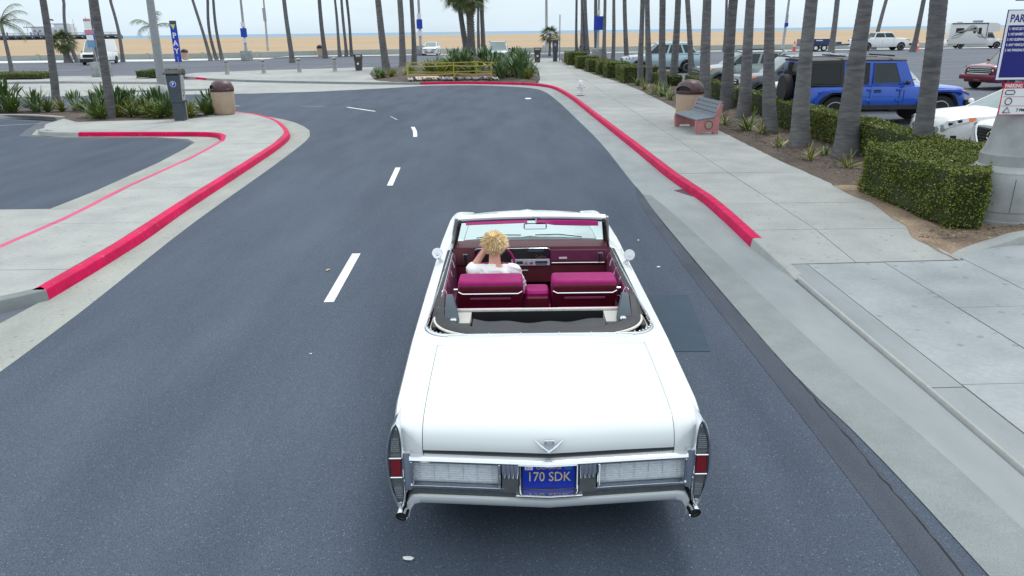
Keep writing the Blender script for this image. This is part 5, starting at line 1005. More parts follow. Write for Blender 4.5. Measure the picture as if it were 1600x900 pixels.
# sign cluster on a slim pole, and the concrete block by it
t = thing('sign_post', 'slim leaning post with red and white parking notices', 'sign', (-30.6, 57.0, .14)); g = MB(); g.tube([(.25, 0, 0), (-.1, 0, 4.3)], .035, 8); g.build('pole', galv, t)
for zz, w_, hh, m, nm in ((3.85, .52, .75, sign_w, 'notice'), (3.30, .66, .30, M('faded_red', (.50, .20, .25), .6, var=.1), 'notice'), (2.90, .5, .4, sign_w, 'notice'), (2.48, .55, .5, M('sign_pale_blue', (.12, .27, .48), .5), 'notice')): g = MB(); g.box((-.02, -.05, zz), (w_, .02, hh), bev=.005); g.build(nm, m, t)
g = MB(); g.box((-.03, -.065, 4.12), (.50, .01, .16)); g.build('notice_header', MATS['faded_red'], t)
t = thing('concrete_block', 'pale concrete block with blue panels behind the palm trunk', 'concrete block', (-32.0, 60.3, .14)); g = MB(); g.box((0, 0, .55), (1.25, .9, 1.1), bev=.06); g.build('block', conc_o, t, 30); g = MB(); g.cyl((0, 0, 1.1), (0, 0, 3.6), .06); g.build('pole', galv, t)
for sx in (-.55, .3): g = MB(); g.box((sx * .8 + .1, -.1, 3.1), (.6, .04, .7), bev=.01); g.build('blue_panel', sign_b2, t)
t = thing('boulder', 'rounded grey rock half hidden among the planter leaves', 'rock', (-14.6, 32.2, .1)); g = MB(); g.ball((0, 0, .45), (.85, .5, .62), 18, 12)
for i, p in enumerate(g.v): k = 1 + .14 * noise.noise((p[0] * 2, p[1] * 2, p[2] * 2)); g.v[i] = (p[0] * k, p[1] * k, p[2] * k)
g.build('rock', conc_o, t, 40)
t = thing('narrow_post', 'narrow blue-grey post at the edge of the picture in the planter', 'post', (-21.7, 32.0, .1)); g = MB(); g.tube([(.1, 0, 0), (-.05, 0, 3.2)], .06, 8); g.build('pole', charcoal, t); g = MB(); g.box((-.05, 0, 3.5), (.5, .03, .7)); g.build('sign_panel', galv, t)
# hydrant
t = thing('fire_hydrant', 'small white fire hydrant on the sidewalk near the red kerb', 'fire hydrant', (3.45, 36.9, .147), R(20))
g = MB(); g.lathe([(.17, 0), (.17, .035), (.12, .05), (.115, .10), (.15, .11), (.15, .14), (.11, .15), (.105, .50), (.14, .51), (.14, .55), (.125, .56), (.115, .64), (.08, .70), (.03, .73), (.03, .77), (.005, .775)], 18); g.build('barrel', wht, t, 40)
for d, r_, l in (((-1, 0, 0), .06, .19), ((1, 0, 0), .06, .19), ((0, -1, 0), .08, .20)): g = MB(); g.cyl(Vector(d) * .08 + Vector((0, 0, .42)), Vector(d) * l + Vector((0, 0, .42)), r_, n=12); g.cyl(Vector(d) * (l - .05) + Vector((0, 0, .42)), Vector(d) * (l + .01) + Vector((0, 0, .42)), r_ * 1.2, n=8); g.build('nozzle', wht, t, 40)
g = MB(); g.lathe([(.175, .0), (.19, .01), (.19, .03), (.175, .035)], 18); g.build('base_ring', M('rust', (.25, .09, .05), .9, var=.3), t)
# bench
t = thing('bench', 'bench with grey planks on pink concrete ends facing the road', 'bench', (5.82, 23.45, .147), R(6))
prof = [(-.34, 0), (-.22, 0), (-.19, .07), (.16, .07), (.19, 0), (.34, 0), (.36, .45), (.44, .86), (.40, .88), (.34, .86), (.20, .46), (-.34, .40), (-.37, .36)]
for yy_ in (-.98, .98):
    g = MB(); g.ext([(x, yy_ - .055, z) for x, z in prof], (0, .11, 0)); e_ = g.build('end_support', pink_c, t)
    s_ = -1 if yy_ < 0 else 1
    g = MB(); g.cyl((.03, yy_ + s_ * .05, .27), (.03, yy_ + s_ * .062, .27), .130, n=26); g.build('medallion_ring', brown_p, e_); g = MB(); g.cyl((.03, yy_ + s_ * .058, .27), (.03, yy_ + s_ * .067, .27), .108, n=26); g.build('medallion', M('medallion_tan', (.33, .28, .21), .9, var=.15), e_)
for i in range(5): g = MB(); g.box((-.30 + .112 * i, 0, .425 + .014 * i), (.10, 2.06, .05), bev=.008, ry=R(-6)); g.build('seat_plank', slat_m, t)
for i in range(4): g = MB(); g.box((.235 + .052 * i, 0, .55 + .115 * i - (.01 if i == 0 else 0)), (.045, 2.06, .105), bev=.008, ry=R(22)); g.build('back_plank', slat_m, t)
# yellow tape fence
P = {'a': (-6.5, 49.1), 'b': (-3.55, 49.0), 'c': (-1.15, 48.6), 'd': (-.55, 51.4), 'e': (-2.25, 52.0), 'f': (-6.9, 51.6)}
t = thing('tape_fence', 'yellow tape strung on stakes round the flower bed', 'fence')
for k, (x, y) in P.items(): g = MB(); g.box((x, y, .70), (.06, .06, 1.15)); g.build('stake', yellow, t)
for a, b in (('a', 'b'), ('b', 'c'), ('c', 'd'), ('d', 'e'), ('e', 'f'), ('f', 'a')):
    for zz in (.62, 1.22):
        if (a, b) in (('a', 'b'), ('b', 'c')) and zz > 1: zz = 1.12
        A, B_ = Vector((*P[a], zz)), Vector((*P[b], zz + .02)); g = MB(); g.grid([[A.lerp(B_, i / 8) + Vector((0, 0, -.05 * math.sin(math.pi * i / 8) - .035)), A.lerp(B_, i / 8) + Vector((0, 0, -.05 * math.sin(math.pi * i / 8) + .035))] for i in range(9)]); o = g.build('tape', yellow, t); o.modifiers.new('s', 'SOLIDIFY').thickness = .004
t = thing('plywood_sheet', 'tan plywood offcut lying in the flower bed', 'board', (-5.4, 50.2, .30), R(10)); g = MB(); g.box((0, 0, 0), (1.5, .8, .03), rx=R(12)); g.build('board', M('plywood', (.52, .36, .20), .8, var=.15, scale=4), t)
# parking rules sign on its cast base
t = thing('parking_sign', 'big blue parking rules sign on a flared concrete base by the hedge', 'sign', (7.98, 11.75, .06))
g = MB(); g.lathe([(.56, 0), (.57, .02), (.57, .15), (.555, .165), (.555, .30), (.57, .31), (.57, .86), (.56, .88), (.56, .92), (.44, 1.0)], 20); cb = g.build('concrete_base', conc_o, t, 35)
for a in range(3): ang = R(120 * a + 250); g = MB(); g.box((.568 * math.cos(ang), .568 * math.sin(ang), .58), (.006, .008, .52), rz=ang); g.build('base_joint', joint, cb)
g = MB(); g.lathe([(.43, .98), (.43, 1.16), (.40, 1.2), (.34, 1.40), (.30, 1.75), (.28, 2.0), (.16, 2.05)], 20); g.build('concrete_neck', conc_o, t, 35)
g = MB(); g.cyl((-.05, 0, 1.9), (-.14, 0, 8.5), .10, .075, 14); g.build('post', galv, t, 50)
def panel(nm, x0, x1, z0, z1, y, m, parent, bev=.012, tilt=0.): g = MB(); g.box(((x0 + x1) / 2 - .09, y, (z0 + z1) / 2), (x1 - x0, .012, z1 - z0), ry=R(tilt), bev=.004); return g.build(nm, m, parent)
y0 = -.30
p1 = panel('rules_panel', -.60, .34, 2.30, 3.30, y0, sign_blue, t); panel('panel_border', -.588, .328, 2.312, 3.288, y0 - .006, sign_w, p1); panel('panel_field', -.555, .295, 2.345, 3.085, y0 - .011, sign_blue, p1)
text('sign_heading', 'PARKING', .150, sign_blue, p1, at(-.640, y0 - .014, 3.175), .001, .80, 'LEFT', .003)
for i, ln in enumerate(('1. VEHICLES MUST', '2. NO BARBECUES', '3. NO SLEEPING OR', '4. ANY VEHICLE REMAINING', '5. NO PARKING BETWEEN')): text('sign_line', ln, .050, sign_w, p1, at(-.632, y0 - .0185, 3.035 - .075 * i), .001, .74, 'LEFT', .001)
p2 = panel('permit_panel', -.46, .24, 1.79, 2.27, y0 - .02, sign_r, t); panel('panel_border', -.448, .228, 1.802, 2.19, y0 - .026, sign_w, p2); panel('panel_header', -.448, .228, 2.182, 2.262, y0 - .0265, sign_r, p2)
text('sign_heading', 'PARKING', .074, sign_w, p2, at(-.53, y0 - .034, 2.222), .001, .85, 'LEFT', .002)
for z in (2.065, 1.93): panel('rule_line', -.44, .22, z - .004, z + .004, y0 - .0295, sign_r, p2)
def outline(nm, pts, parent, r_=.006): g = MB(); g.tube([(x - .09, y0 - .036, z) for x, z in pts + pts[:1]], r_, 5); g.build(nm, sign_k, parent)
outline('car_symbol', [(-.40, 2.10), (-.29, 2.10), (-.27, 2.125), (-.29, 2.16), (-.40, 2.16), (-.42, 2.125)], p2); outline('wheel_symbol', [(-.345 + .05 * math.cos(a), 1.998 + .05 * math.sin(a)) for a in (R(20 * i) for i in range(18))], p2); outline('triangle_symbol', [(-.40, 1.83), (-.29, 1.83), (-.345, 1.91)], p2)
text('permit_line', '7 PM', .06, sign_k, p2, at(-.29, y0 - .034, 1.865), .001, 1, 'LEFT', .002)
p3 = panel('upper_panel', -.52, .30, 3.42, 4.0, y0, sign_blue, t); panel('panel_border', -.508, .288, 3.432, 3.988, y0 - .006, sign_w, p3); panel('panel_field', -.478, .258, 3.46, 3.96, y0 - .011, sign_blue, p3)
for z in (2.5, 3.1, 3.7): g = MB(); g.box((-.09, -.15, z), (.05, .29, .05)); g.build('bracket', galv, t)
# traffic cones
cone_m = M('cone_orange', (.75, .10, .06), .6, var=.08)
for i, (x, y) in enumerate(((35.6, 96.5), (48.6, 92.0))):
    t = thing('traffic_cone', ['orange traffic cone behind the trailer', 'orange traffic cone at the pickup front wheel'][i], 'traffic cone', (x, y, gz(x, y)), 0, 'orange traffic cones', 1.7); g = MB(); g.lathe([(.15, .03), (.13, .06), (.03, .70), (.02, .71)], 16); g.build('cone', cone_m, t, 40); g = MB(); g.box((0, 0, .016), (.38, .38, .032), bev=.006); g.build('base', cone_m, t); g = MB(); g.lathe([(.098, .30), (.101, .30), (.072, .46), (.069, .46)], 16); g.build('band', sign_w, t, 40)
# scraps of litter
for i, (x, y, s, lb) in enumerate(((-.68, 3.83, .036, 'scrap of white paper on the road behind the car'), (-2.58, 9.85, .05, 'yellowish leaf on the road beside the lane dash'), (-2.1, 7.0, .018, 'tiny white crumb on the road'), (.9, 36.9, .22, 'pale scrap on the road near the far kerb'), (2.0, 11.2, .03, 'white crumb on the road beyond the car mirror'), (2.05, 9.8, .03, 'thin white sliver on the road beside the car door'))):
    t = thing('litter_scrap', lb, 'litter', (x, y, .012), i * 1.3); g = MB(); rnd = random.Random(i); n = 7; P_ = [(s * rnd.uniform(.6, 1.3) * math.cos(a), s * .6 * rnd.uniform(.6, 1.3) * math.sin(a), rnd.uniform(0, s * .25)) for a in (2 * math.pi * k / n for k in range(n))]; g.add(P_ + [(0, 0, s * .2)], [(k, (k + 1) % n, n) for k in range(n)]); g.build('scrap', M('leaf_scrap', (.5, .42, .2), .8) if i == 1 else wht, t, recalc=False)
# pier far off with its building
wood = M('pier_timber', (.10, .13, .18), .9, var=.2, scale=.3); pale = M('far_hazy_wall', (.62, .66, .70), .8, var=.06, scale=.2); pinkr = M('far_pink_roof', (.50, .40, .44), .8, var=.06)  # pale bluish wall colour stands in for distance haze
pier = thing('pier', 'long timber pier on piles reaching over the beach', 'pier', (0, 430, 0)); g = MB(); g.box((-330, 0, 3.6), (230, 6, 1.0)); g.build('deck', wood, pier)
for i in range(50):
    g = MB(); x = -440 + i * 4.6
    for yy_ in (-2.4, 2.4): g.cyl((x, yy_, -4), (x, yy_, 3.4), .35, n=6)
    g.box((x, 0, 3.0), (.4, 6, .5)); g.build('pile_bent', wood, pier)
for sx in (-2.9, 2.9): g = MB(); g.box((-330, sx, 5.1), (230, .12, .15)); g.box((-330, sx, 4.6), (230, .10, .12)); g.build('railing', wood, pier)
for i in range(60): g = MB(); g.box((-442 + i * 3.8, -2.9, 4.6), (.14, .14, 1.0)); g.build('rail_post', wood, pier)
for i, x in enumerate((-300, -283, -275, -262, -258)): g = MB(); g.box((x, -2, 4.9), (.6, .5, 1.7), bev=.2); g.build('pier_kiosk', wood, pier)
g = MB(); g.box((-330, 0, -.5), (230, 1.0, 6.5)); g.build('bracing_shade', M('pier_shade', (.07, .10, .15), .9, var=.3, scale=.4, streak=(2, 1, .3)), pier)  # one slab for the bracing, with the pier's shade in its dark colour
pb = thing('pier_building', 'pale flat-roofed building standing at the end of the pier', 'building', (-258, 441, 4.1)); pb.scale = (.85, .85, .62); g = MB(); g.box((2, 0, 3.2), (26, 7, 6.4)); g.build('wall', pale, pb); g = MB(); g.box((-9, 0, 6.8), (14, 7.6, .9)); g.build('roof', pinkr, pb); g = MB(); g.box((9, 0, 7.8), (11, 5, 2.6)); g.build('upper_storey', pale, pb); g = MB(); g.box((6, 0, 9.4), (9, 5.4, .5)); g.build('upper_roof', M('far_blue_roof', (.16, .27, .45), .7), pb)
for i in range(7): g = MB(); g.box((-9 + i * 3.4, -3.52, 3.4), (1.9, .1, 1.8)); g.build('window', M('far_window', (.20, .28, .36), .3), pb)
for x, h in ((-14, 10), (17, 13), (2, 14)): g = MB(); g.cyl((x, -3, 2), (x, -3, h), .12, n=6); g.build('flag_pole', wood, pb)
g = MB(); g.grid([[(2 + 2.6 * u, -3 + .3 * math.sin(u * 5), 13.8 - dz - .6 * u) for u in (0, .33, .66, 1)] for dz in (0, 1.5)]); g.build('flag', M('flag_cloth', (.25, .12, .2), .8), pb)
# ================================================================ PARKED VEHICLES
def body_paint(name, rgb, rough=.25, metal=.0): return M(name, rgb, rough, metal, var=.02, scale=3, coat=.7)
vglass = M('car_glass', (.022, .034, .036), .05, var=.1, scale=4, spec=.45); wshield_sky = M('windscreen_sky_tint', (.20, .255, .26), .06, var=.12, scale=1.5, spec=.6); vglass_d = M('car_glass_dark', (.007, .009, .011), .08, var=.1, spec=.4); lamp_c = M('headlamp_glass', (.55, .58, .60), .12, .5, var=.1, scale=30); amber = M('amber_lens', (.75, .16, .03), .25); tail_r = M('tail_red', (.40, .01, .02), .2); rim_m = M('alloy_rim', (.42, .43, .45), .3, .8, var=.1); plast = M('black_cladding', (.022, .023, .025), .6, var=.15)  # windscreens have a pale base colour standing in for reflected sky
def vehicle(name, label, cat, loc, rz, L_=4.6, W=1.85, belt=1.0, hood=.95, tail=1.0, H=1.65, clear=.22, wr=.34, ax=(.92, .95), cab=(1.30, 1.85, 3.6, 4.3), cabw=(.80, .66), paint_=None, roof=None, side=((.04, .48), (.52, .96)), cab_m=None, nose=.70, windshield=wshield_sky, glass=vglass, scale=1., clad=True, low_nose=.12, rails=False, taper=.12, crown=.03, rim=rim_m, no_lamps=False):
    """car in local axes: +y forward, nose at y=0, tail at y=-L; cab=(glass foot, roof front, roof back, glass foot back) behind the nose"""
    t = thing(name, label, cat, loc, rz, None, scale); w2 = W / 2; fa, ra = ax[0], L_ - ax[1]
    ftop = keyed([(0, nose), (.10, nose + (hood - nose) * .55), (.35, hood - .05), (cab[0], hood + .02), (cab[0] + .25, belt), (cab[3] - .15, belt), (L_ - .25, tail), (L_ - .06, tail - .08), (L_, tail - .22)])
    fw = keyed([(0, w2 * (1 - taper * 1.6)), (.12, w2 * (1 - taper * .8)), (.45, w2 * (1 - taper * .15)), (1.0, w2), (L_ - .7, w2), (L_ - .2, w2 * .965), (L_, w2 * .90)])
    def bot(d):
        z = clear + low_nose * max(0, 1 - d / .4) * .4
        for c in (fa, ra):
            q = (wr + .07) ** 2 - (d - c) ** 2
            if q > 0: z = max(z, wr + math.sqrt(q))
        return z
    D_ = sorted(set([0, .04, .12, .25, .4] + [i * .1 for i in range(5, int(L_ * 10) - 3)] + [L_ - .3, L_ - .15, L_ - .05, L_] + [c + s * (wr + .071) for c in (fa, ra) for s in (-1, 1)]))
    rings = []
    for d in D_:
        if d < 0 or d > L_: continue
        w_, zt, b = fw(d), ftop(d), bot(d); zm = min(lerp(b, zt, .55), .72); half = [(0, zt + crown), (w_ * .5, zt + crown * .8), (w_ * .82, zt + .004), (w_ * .94, zt - .035), (w_ * .985, max(zt - .11, b + .04)), (w_, max(zm, b + .03)), (w_ * .99, max(lerp(b, zm, .4), b + .015)), (w_ * .955, b)]
        rings.append([(-x, -d, z) for x, z in half[::-1]] + [(x, -d, z) for x, z in half[1:]])
    g = MB(); g.loft(rings, False); n = len(rings[0]); g.f.append(tuple(range(n))); k = (len(rings) - 1) * n; g.f.append(tuple(k + i for i in range(n))[::-1]); g.build('body', paint_, t, 35)
    g = MB(); g.box((0, -L_ / 2, clear + .16), (W * .90, L_ * .93, .30)); g.build('underbody', plast, t)
    if clad:
        for s in (-1, 1):
            for c in (fa, ra):
                g = MB(); P = [(s * (w2 + .012), -(c + (wr + .085) * math.cos(a)), wr + (wr + .085) * math.sin(a)) for a in (math.pi * j / 14 for j in range(15))]; g.tube(P, .032, 6); g.build('wheel_arch_trim', plast, t, 60)
            g = MB(); g.box((s * w2 * .985, -(fa + ra) / 2, clear + .07), (.05, ra - fa - 2 * wr, .14), bev=.015); g.build('sill_trim', plast, t)
    # cabin shell with separate panes
    f0, r0, r1, f1 = cab; cb, ct = cabw[0] * w2 / .8 * .8 / .8, cabw[1] * w2 / .8 * .8 / .8; cb = w2 * cabw[0] * 1.18; ct = w2 * cabw[1] * 1.18; z0 = belt - .02; zr = H
    Bq = {(-1, 0): Vector((-cb * .93, -f0, hood - .01)), (1, 0): Vector((cb * .93, -f0, hood - .01)), (-1, 1): Vector((-cb, -f1, min(belt, tail))), (1, 1): Vector((cb, -f1, min(belt, tail)))}
    Tq = {(-1, 0): Vector((-ct * .96, -r0, zr - .05)), (1, 0): Vector((ct * .96, -r0, zr - .05)), (-1, 1): Vector((-ct, -r1, zr - .06)), (1, 1): Vector((ct, -r1, zr - .06))}
    def face(q, u, v, off=0.):
        a, b, c, d = q; p = a.lerp(b, u).lerp(d.lerp(c, u), v); nn = (b - a).cross(d - a).normalized(); return p + nn * off + nn * bulge * math.sin(math.pi * u) * math.sin(math.pi * min(1, v * .8 + .1))
    bulge = .03
    Q = {'front': (Bq[(1, 0)], Bq[(-1, 0)], Tq[(-1, 0)], Tq[(1, 0)]), 'back': (Bq[(-1, 1)], Bq[(1, 1)], Tq[(1, 1)], Tq[(-1, 1)]), 'near': (Bq[(1, 1)], Bq[(1, 0)], Tq[(1, 0)], Tq[(1, 1)]), 'off': (Bq[(-1, 0)], Bq[(-1, 1)], Tq[(-1, 1)], Tq[(-1, 0)])}
    g = MB(); kk = 6
    for q in Q.values(): g.grid([[face(q, i / kk, j / kk) for i in range(kk + 1)] for j in range(kk + 1)])
    cabm = cab_m or paint_; shell = g.build('cabin', cabm, t, 40)
    g = MB(); rows = []
    for j in range(9):
        v = j / 8; yy_ = lerp(-r0 + .03, -r1 - .03, v); hw = lerp(ct * .96, ct, v) + .012; zc = zr - .055 + .055 * math.sin(math.pi * (.12 + .76 * v)) ** .6; rows.append([(-hw, yy_, zr - .075)] + [(hw * u, yy_, zc + .02 * (1 - u * u) - (.03 if abs(u) > .97 else 0)) for u in (-1, -.9, -.6, -.3, 0, .3, .6, .9, 1)] + [(hw, yy_, zr - .075)])
    g.grid(rows); g.f.append(tuple(range(11))); g.f.append(tuple(88 + i for i in range(11))[::-1]); g.build('roof', roof or paint_, t, 40)
    def pane(nm, q, u0, u1, v0, v1, m, lean=(0, 0)):
        g = MB(); g.grid([[face(q, lerp(lerp(u0, u1, i / 5), lerp(u0 + lean[0], u1 + lean[1], i / 5), j / 5), lerp(v0, v1, j / 5), .008) for i in range(6)] for j in range(6)]); o = g.build(nm, m, t, 60); return o
    pane('windshield', Q['front'], .05, .95, .05, .95, windshield); pane('rear_window', Q['back'], .07, .93, .15, .92, glass)
    for a, b in side: pane('side_window', Q['off'], a, b, .16, .90, glass); pane('side_window', Q['near'], 1 - b, 1 - a, .16, .90, glass)
    for s in (-1, 1):
        for d in (fa, ra):
            g = MB(); g.lathe([(wr * .6, -.10), (wr * .94, -.10), (wr, -.06), (wr, .06), (wr * .94, .10), (wr * .6, .10)], 22); mx = Matrix.Translation((s * (w2 - .115), -d, wr)) @ Matrix.Rotation(R(90 * s), 4, 'Y'); g.xf(mx); wv_ = g.build('wheel', tyre_m, t, 40)
            g = MB(); g.lathe([(.01, .085), (wr * .2, .09), (wr * .25, .055), (wr * .56, .05), (wr * .6, .102), (wr * .66, .10), (wr * .66, .0)], 22)
            for k in range(5): a = k * 1.2566; g.box((wr * .40 * math.cos(a), wr * .40 * math.sin(a), .078), (wr * .5, wr * .13, .03), rz=a)
            g.xf(mx); g.build('rim', rim, wv_, 40)
        if not no_lamps:
            ds = [.05, .10, .16, .24, .32, .40, .48, .56, .64]
            def lz(d, v): return ftop(d) - lerp(.035, lerp(.19, .085, (d - .05) / .59), v)
            def lx(d, v): return s * (fw(d) * lerp(.955, .998, v) + .012)
            g = MB(); g.grid([[(s * w2 * .50, .012, nose - .03), (s * w2 * .50, .03, nose - .08), (s * w2 * .50, .03, nose - .14)]] + [[(lx(d, v), -d + .02, lz(d, v)) for v in (0, .5, 1)] for d in ds[:7]]); hl = g.build('headlight', lamp_c, t, 40)
            g = MB(); g.grid([[(lx(d, v), -d + .02, lz(d, v)) for v in (0, .5, 1)] for d in ds[6:]]); g.build('turn_lamp', amber, hl, 40)
            for dd in (.16, .33): g = MB(); g.ball((lx(dd, .55) + s * .004, -dd + .03, lz(dd, .5)), (.03, .055, .036), 10, 6); g.build('lamp_lens', rubber, hl, 60)
            g = MB(); g.box((s * w2 * .86, -L_ + .015, lerp(belt, .6, .35)), (w2 * .2, .12, .16), bev=.02); g.build('tail_light', tail_r, t)
        g = MB(); g.ball((s * (cb + .13), -f0 - .32, belt + .08), (.09, .06, .065), 10, 6); g.box((s * (cb + .03), -f0 - .32, belt + .04), (.14, .05, .04)); g.build('side_mirror', roof or paint_ if not clad else plast, t, 50)
        if rails: g = MB(); g.tube([(s * ct * .92, -r0 - .05, zr - .03), (s * ct * .92, -r0 - .2, zr + .05), (s * ct * .92, -r1 + .2, zr + .05), (s * ct * .92, -r1 + .05, zr - .03)], .018, 6); g.build('roof_rail', plast if rails == 1 else chrome_s, t, 50)
        for yd in (f0 + .35, (r0 + r1) / 2 + .15): g = MB(); g.tube([(s * (w2 + .001), -yd, belt - .13), (s * (w2 + .003), -yd, clear + .2)], .006, 4); g.build('door_gap', rubber, t); g = MB(); g.box((s * (w2 + .005), -yd - .75, belt - .17), (.035, .2, .035), bev=.01); g.build('door_handle', paint_, t)
    return t
def grille(t, W, z0, z1, y=.012, m=plast, bars=4, bar_m=chrome_s, parent=None, x=0.):
    g = MB(); g.box((x, y, (z0 + z1) / 2), (W, .06, z1 - z0), bev=.02); o = g.build('grille', m, t)
    for i in range(bars): g = MB(); g.box((x, y + .034, lerp(z0, z1, (i + .5) / bars)), (W * .95, .02, (z1 - z0) / bars * .4), bev=.005); g.build('grille_bar', bar_m, o)
    return o
def plate(t, z=.45, y=.05, m=None): g = MB(); g.box((0, y, z), (.32, .015, .15)); g.build('license_plate', m or white_s, t)
LEFT = R(90)       # nose towards -x, as the cars back on to the far side
# blue off-roader (its own shapes over the common shell)
blue = body_paint('bright_blue_paint', (.001, .080, .50), .35)
t = vehicle('off_roader', 'bright blue boxy off-roader with black hardtop and rear spare wheel', 'car', (13.95, 24.0, .25), R(-90), L_=4.75, W=1.80, belt=1.13, hood=1.10, tail=1.13, H=1.86, clear=.46, wr=.42, ax=(.72, 1.02), cab=(1.48, 1.82, 4.70, 4.735), cabw=(.80, .70), paint_=blue, roof=plast, side=((.0, .0),), cab_m=blue, nose=.98, glass=vglass_d, clad=True, taper=.10, scale=1.07, crown=.02, no_lamps=True, low_nose=0)
for s in (-1, 1):
    for y0_, y1_, m, dy in ((-2.02, -2.72, vglass, .10), (-2.86, -3.50, vglass_d, 0), (-3.66, -4.58, vglass_d, 0)):
        def X(z): return s * (lerp(.850, .745, (z - 1.11) / .69) + .014)
        if m is vglass_d and y0_ < -3.6: g = MB(); g.add([(X(1.13) + s * .002, -3.56, 1.13), (X(1.13) + s * .002, -4.72, 1.13), (X(1.82) + s * .002, -4.69, 1.82), (X(1.82) + s * .002, -3.56, 1.82)], [(0, 1, 2, 3)]); g.build('hardtop_side', plast, t)
        g = MB(); o_ = s * .010; g.add([(X(1.19) + o_, y0_ + dy, 1.19), (X(1.19) + o_, y1_, 1.19), (X(1.74) + o_, y1_, 1.74), (X(1.74) + o_, y0_ - dy, 1.74)], [(0, 1, 2, 3)]); g.build('side_window', m, t)
        g = MB(); P = [(X(1.19) + o_, y0_ + dy, 1.19), (X(1.19) + o_, y1_, 1.19), (X(1.74) + o_, y1_, 1.74), (X(1.74) + o_, y0_ - dy, 1.74)]; g.tube(P + P[:1], .014, 5); g.build('window_seal', plast if y0_ < -2.5 else blue, t)
    for c in (.72, 3.73):
        g = MB(); P = [(c + .66, .62), (c + .46, .98), (c - .40, 1.0), (c - .62, .74)] if c > 1 else [(c + .68, .60), (c + .44, .98), (c - .44, 1.0), (c - .70, .90)]
        g.loft([[(s * .86, -d, z), (s * 1.0, -d, z - .01), (s * 1.0, -d, z - .07), (s * .86, -d, z - .05)] for d, z in smooth_path(P, .15)]); g.build('fender_flare', blue, t, 50)
    g = MB(); g.cyl((s * .80, -1.55, .50), (s * .80, -3.1, .50), .05, n=8); g.build('side_step', plast, t)
    for yd in (-1.95, -2.79, -3.55): g = MB(); g.box((s * .905, yd, .83), (.008, .012, .62)); g.build('door_gap', rubber, t)
    for yd in (-2.58, -3.40): g = MB(); g.box((s * .915, yd, 1.0), (.035, .18, .04), bev=.01); g.build('door_handle', plast, t)
    for yd in (-1.98, -2.82):
        for z in (.72, 1.02): g = MB(); g.box((s * .908, yd, z), (.03, .14, .07), bev=.012); g.build('door_hinge', blue, t)
    g = MB(); g.box((s * .74, -4.76, 1.0), (.16, .06, .22), bev=.02); g.build('tail_light', tail_r, t); g = MB(); g.cyl((s * .52, -.02, .92), (s * .52, .02, .92), .10, n=18); g.build('headlight', lamp_c, t, 40); g = MB(); g.box((s * .86, -.10, .93), (.16, .10, .07), bev=.02); g.build('turn_lamp', amber, t)
for i in range(7): g = MB(); g.box((-.30 + .1 * i, .005, .92), (.055, .03, .26), bev=.015); g.build('grille_slot', plast, t)
g = MB(); g.box((0, .14, .62), (1.6, .22, .18), bev=.04); g.build('front_bumper', plast, t); g = MB(); g.box((0, -4.84, .62), (1.5, .14, .18), bev=.04); g.build('rear_bumper', plast, t)
g = MB(); g.lathe([(.2, -.11), (.38, -.11), (.41, -.07), (.41, .07), (.38, .11), (.2, .11)], 24); mx = Matrix.Translation((.05, -4.92, 1.02)) @ Matrix.Rotation(R(90), 4, 'X'); g.xf(mx); sp = g.build('spare_wheel', tyre_m, t, 40); g = MB(); g.lathe([(.01, .07), (.10, .08), (.12, .04), (.22, .05), (.26, .09), (.27, .0)], 20)
for k in range(5): a = k * 1.2566; g.box((.16 * math.cos(a), .16 * math.sin(a), .07), (.22, .05, .03), rz=a)
g.xf(mx); g.build('rim', plast, sp, 40)
for yb in (-2.2, -3.6): g = MB(); g.box((0, yb, 1.93), (1.5, .05, .04)); g.build('roof_bar', plast, t)
# the others
white_p = body_paint('white_saloon_paint', (.78, .80, .81)); 
t = vehicle('parked_sedan', 'white sedan with slim headlights beside the blue off-roader', 'car', (10.05, 18.1, .25), LEFT, L_=4.87, W=1.86, belt=.98, hood=.93, tail=1.02, H=1.48, clear=.16, wr=.33, cab=(1.25, 2.2, 3.5, 4.35), cabw=(.76, .58), paint_=white_p, nose=.66, clad=False, scale=1.04, crown=.05, taper=.2); grille(t, .95, .40, .62, .0, plast, 4)
t = vehicle('parked_crossover', 'white crossover with a black badged grille nearest the parking sign', 'car', (9.95, 15.3, .25), LEFT, L_=4.4, W=1.82, belt=1.05, hood=1.02, tail=1.08, H=1.62, clear=.2, wr=.34, cab=(1.15, 1.95, 3.7, 4.2), cabw=(.77, .62), paint_=white_p, nose=.86, scale=1.03, crown=.05); gl = grille(t, .98, .52, .86, .01, plast, 6, M('dark_mesh', (.04, .042, .046), .35, .5))
for s in (-1, 1): g = MB(); g.tube([(s * .52, .05, .88), (s * .47, .06, .70), (s * .36, .06, .52)], .03, 8); g.build('chrome_wing', chrome, t, 60)
g = MB(); n = 24; P = [(.085 * math.cos(2 * math.pi * i / n), .075, .72 + .085 * math.sin(2 * math.pi * i / n)) for i in range(n + 1)]; g.tube(P, .012, 6); g.box((0, .078, .72), (.20, .02, .035)); g.build('badge', chrome, t, 50)
t = vehicle('parked_suv', 'white SUV with black roof bars hidden behind the blue off-roader', 'car', (9.85, 28.0, .25), LEFT, L_=4.7, W=1.86, belt=1.08, hood=1.02, tail=1.1, H=1.72, cab=(1.2, 1.95, 3.9, 4.5), paint_=white_p, nose=.82, rails=1, scale=1.04, side=((.04, .40), (.44, .72), (.76, .95))); grille(t, 1.0, .5, .78, .0, plast, 3)
for yb in (-2.4, -3.5): g = MB(); g.box((0, yb, 1.84), (1.35, .07, .035), bev=.01); g.build('cross_bar', chrome_s, t)
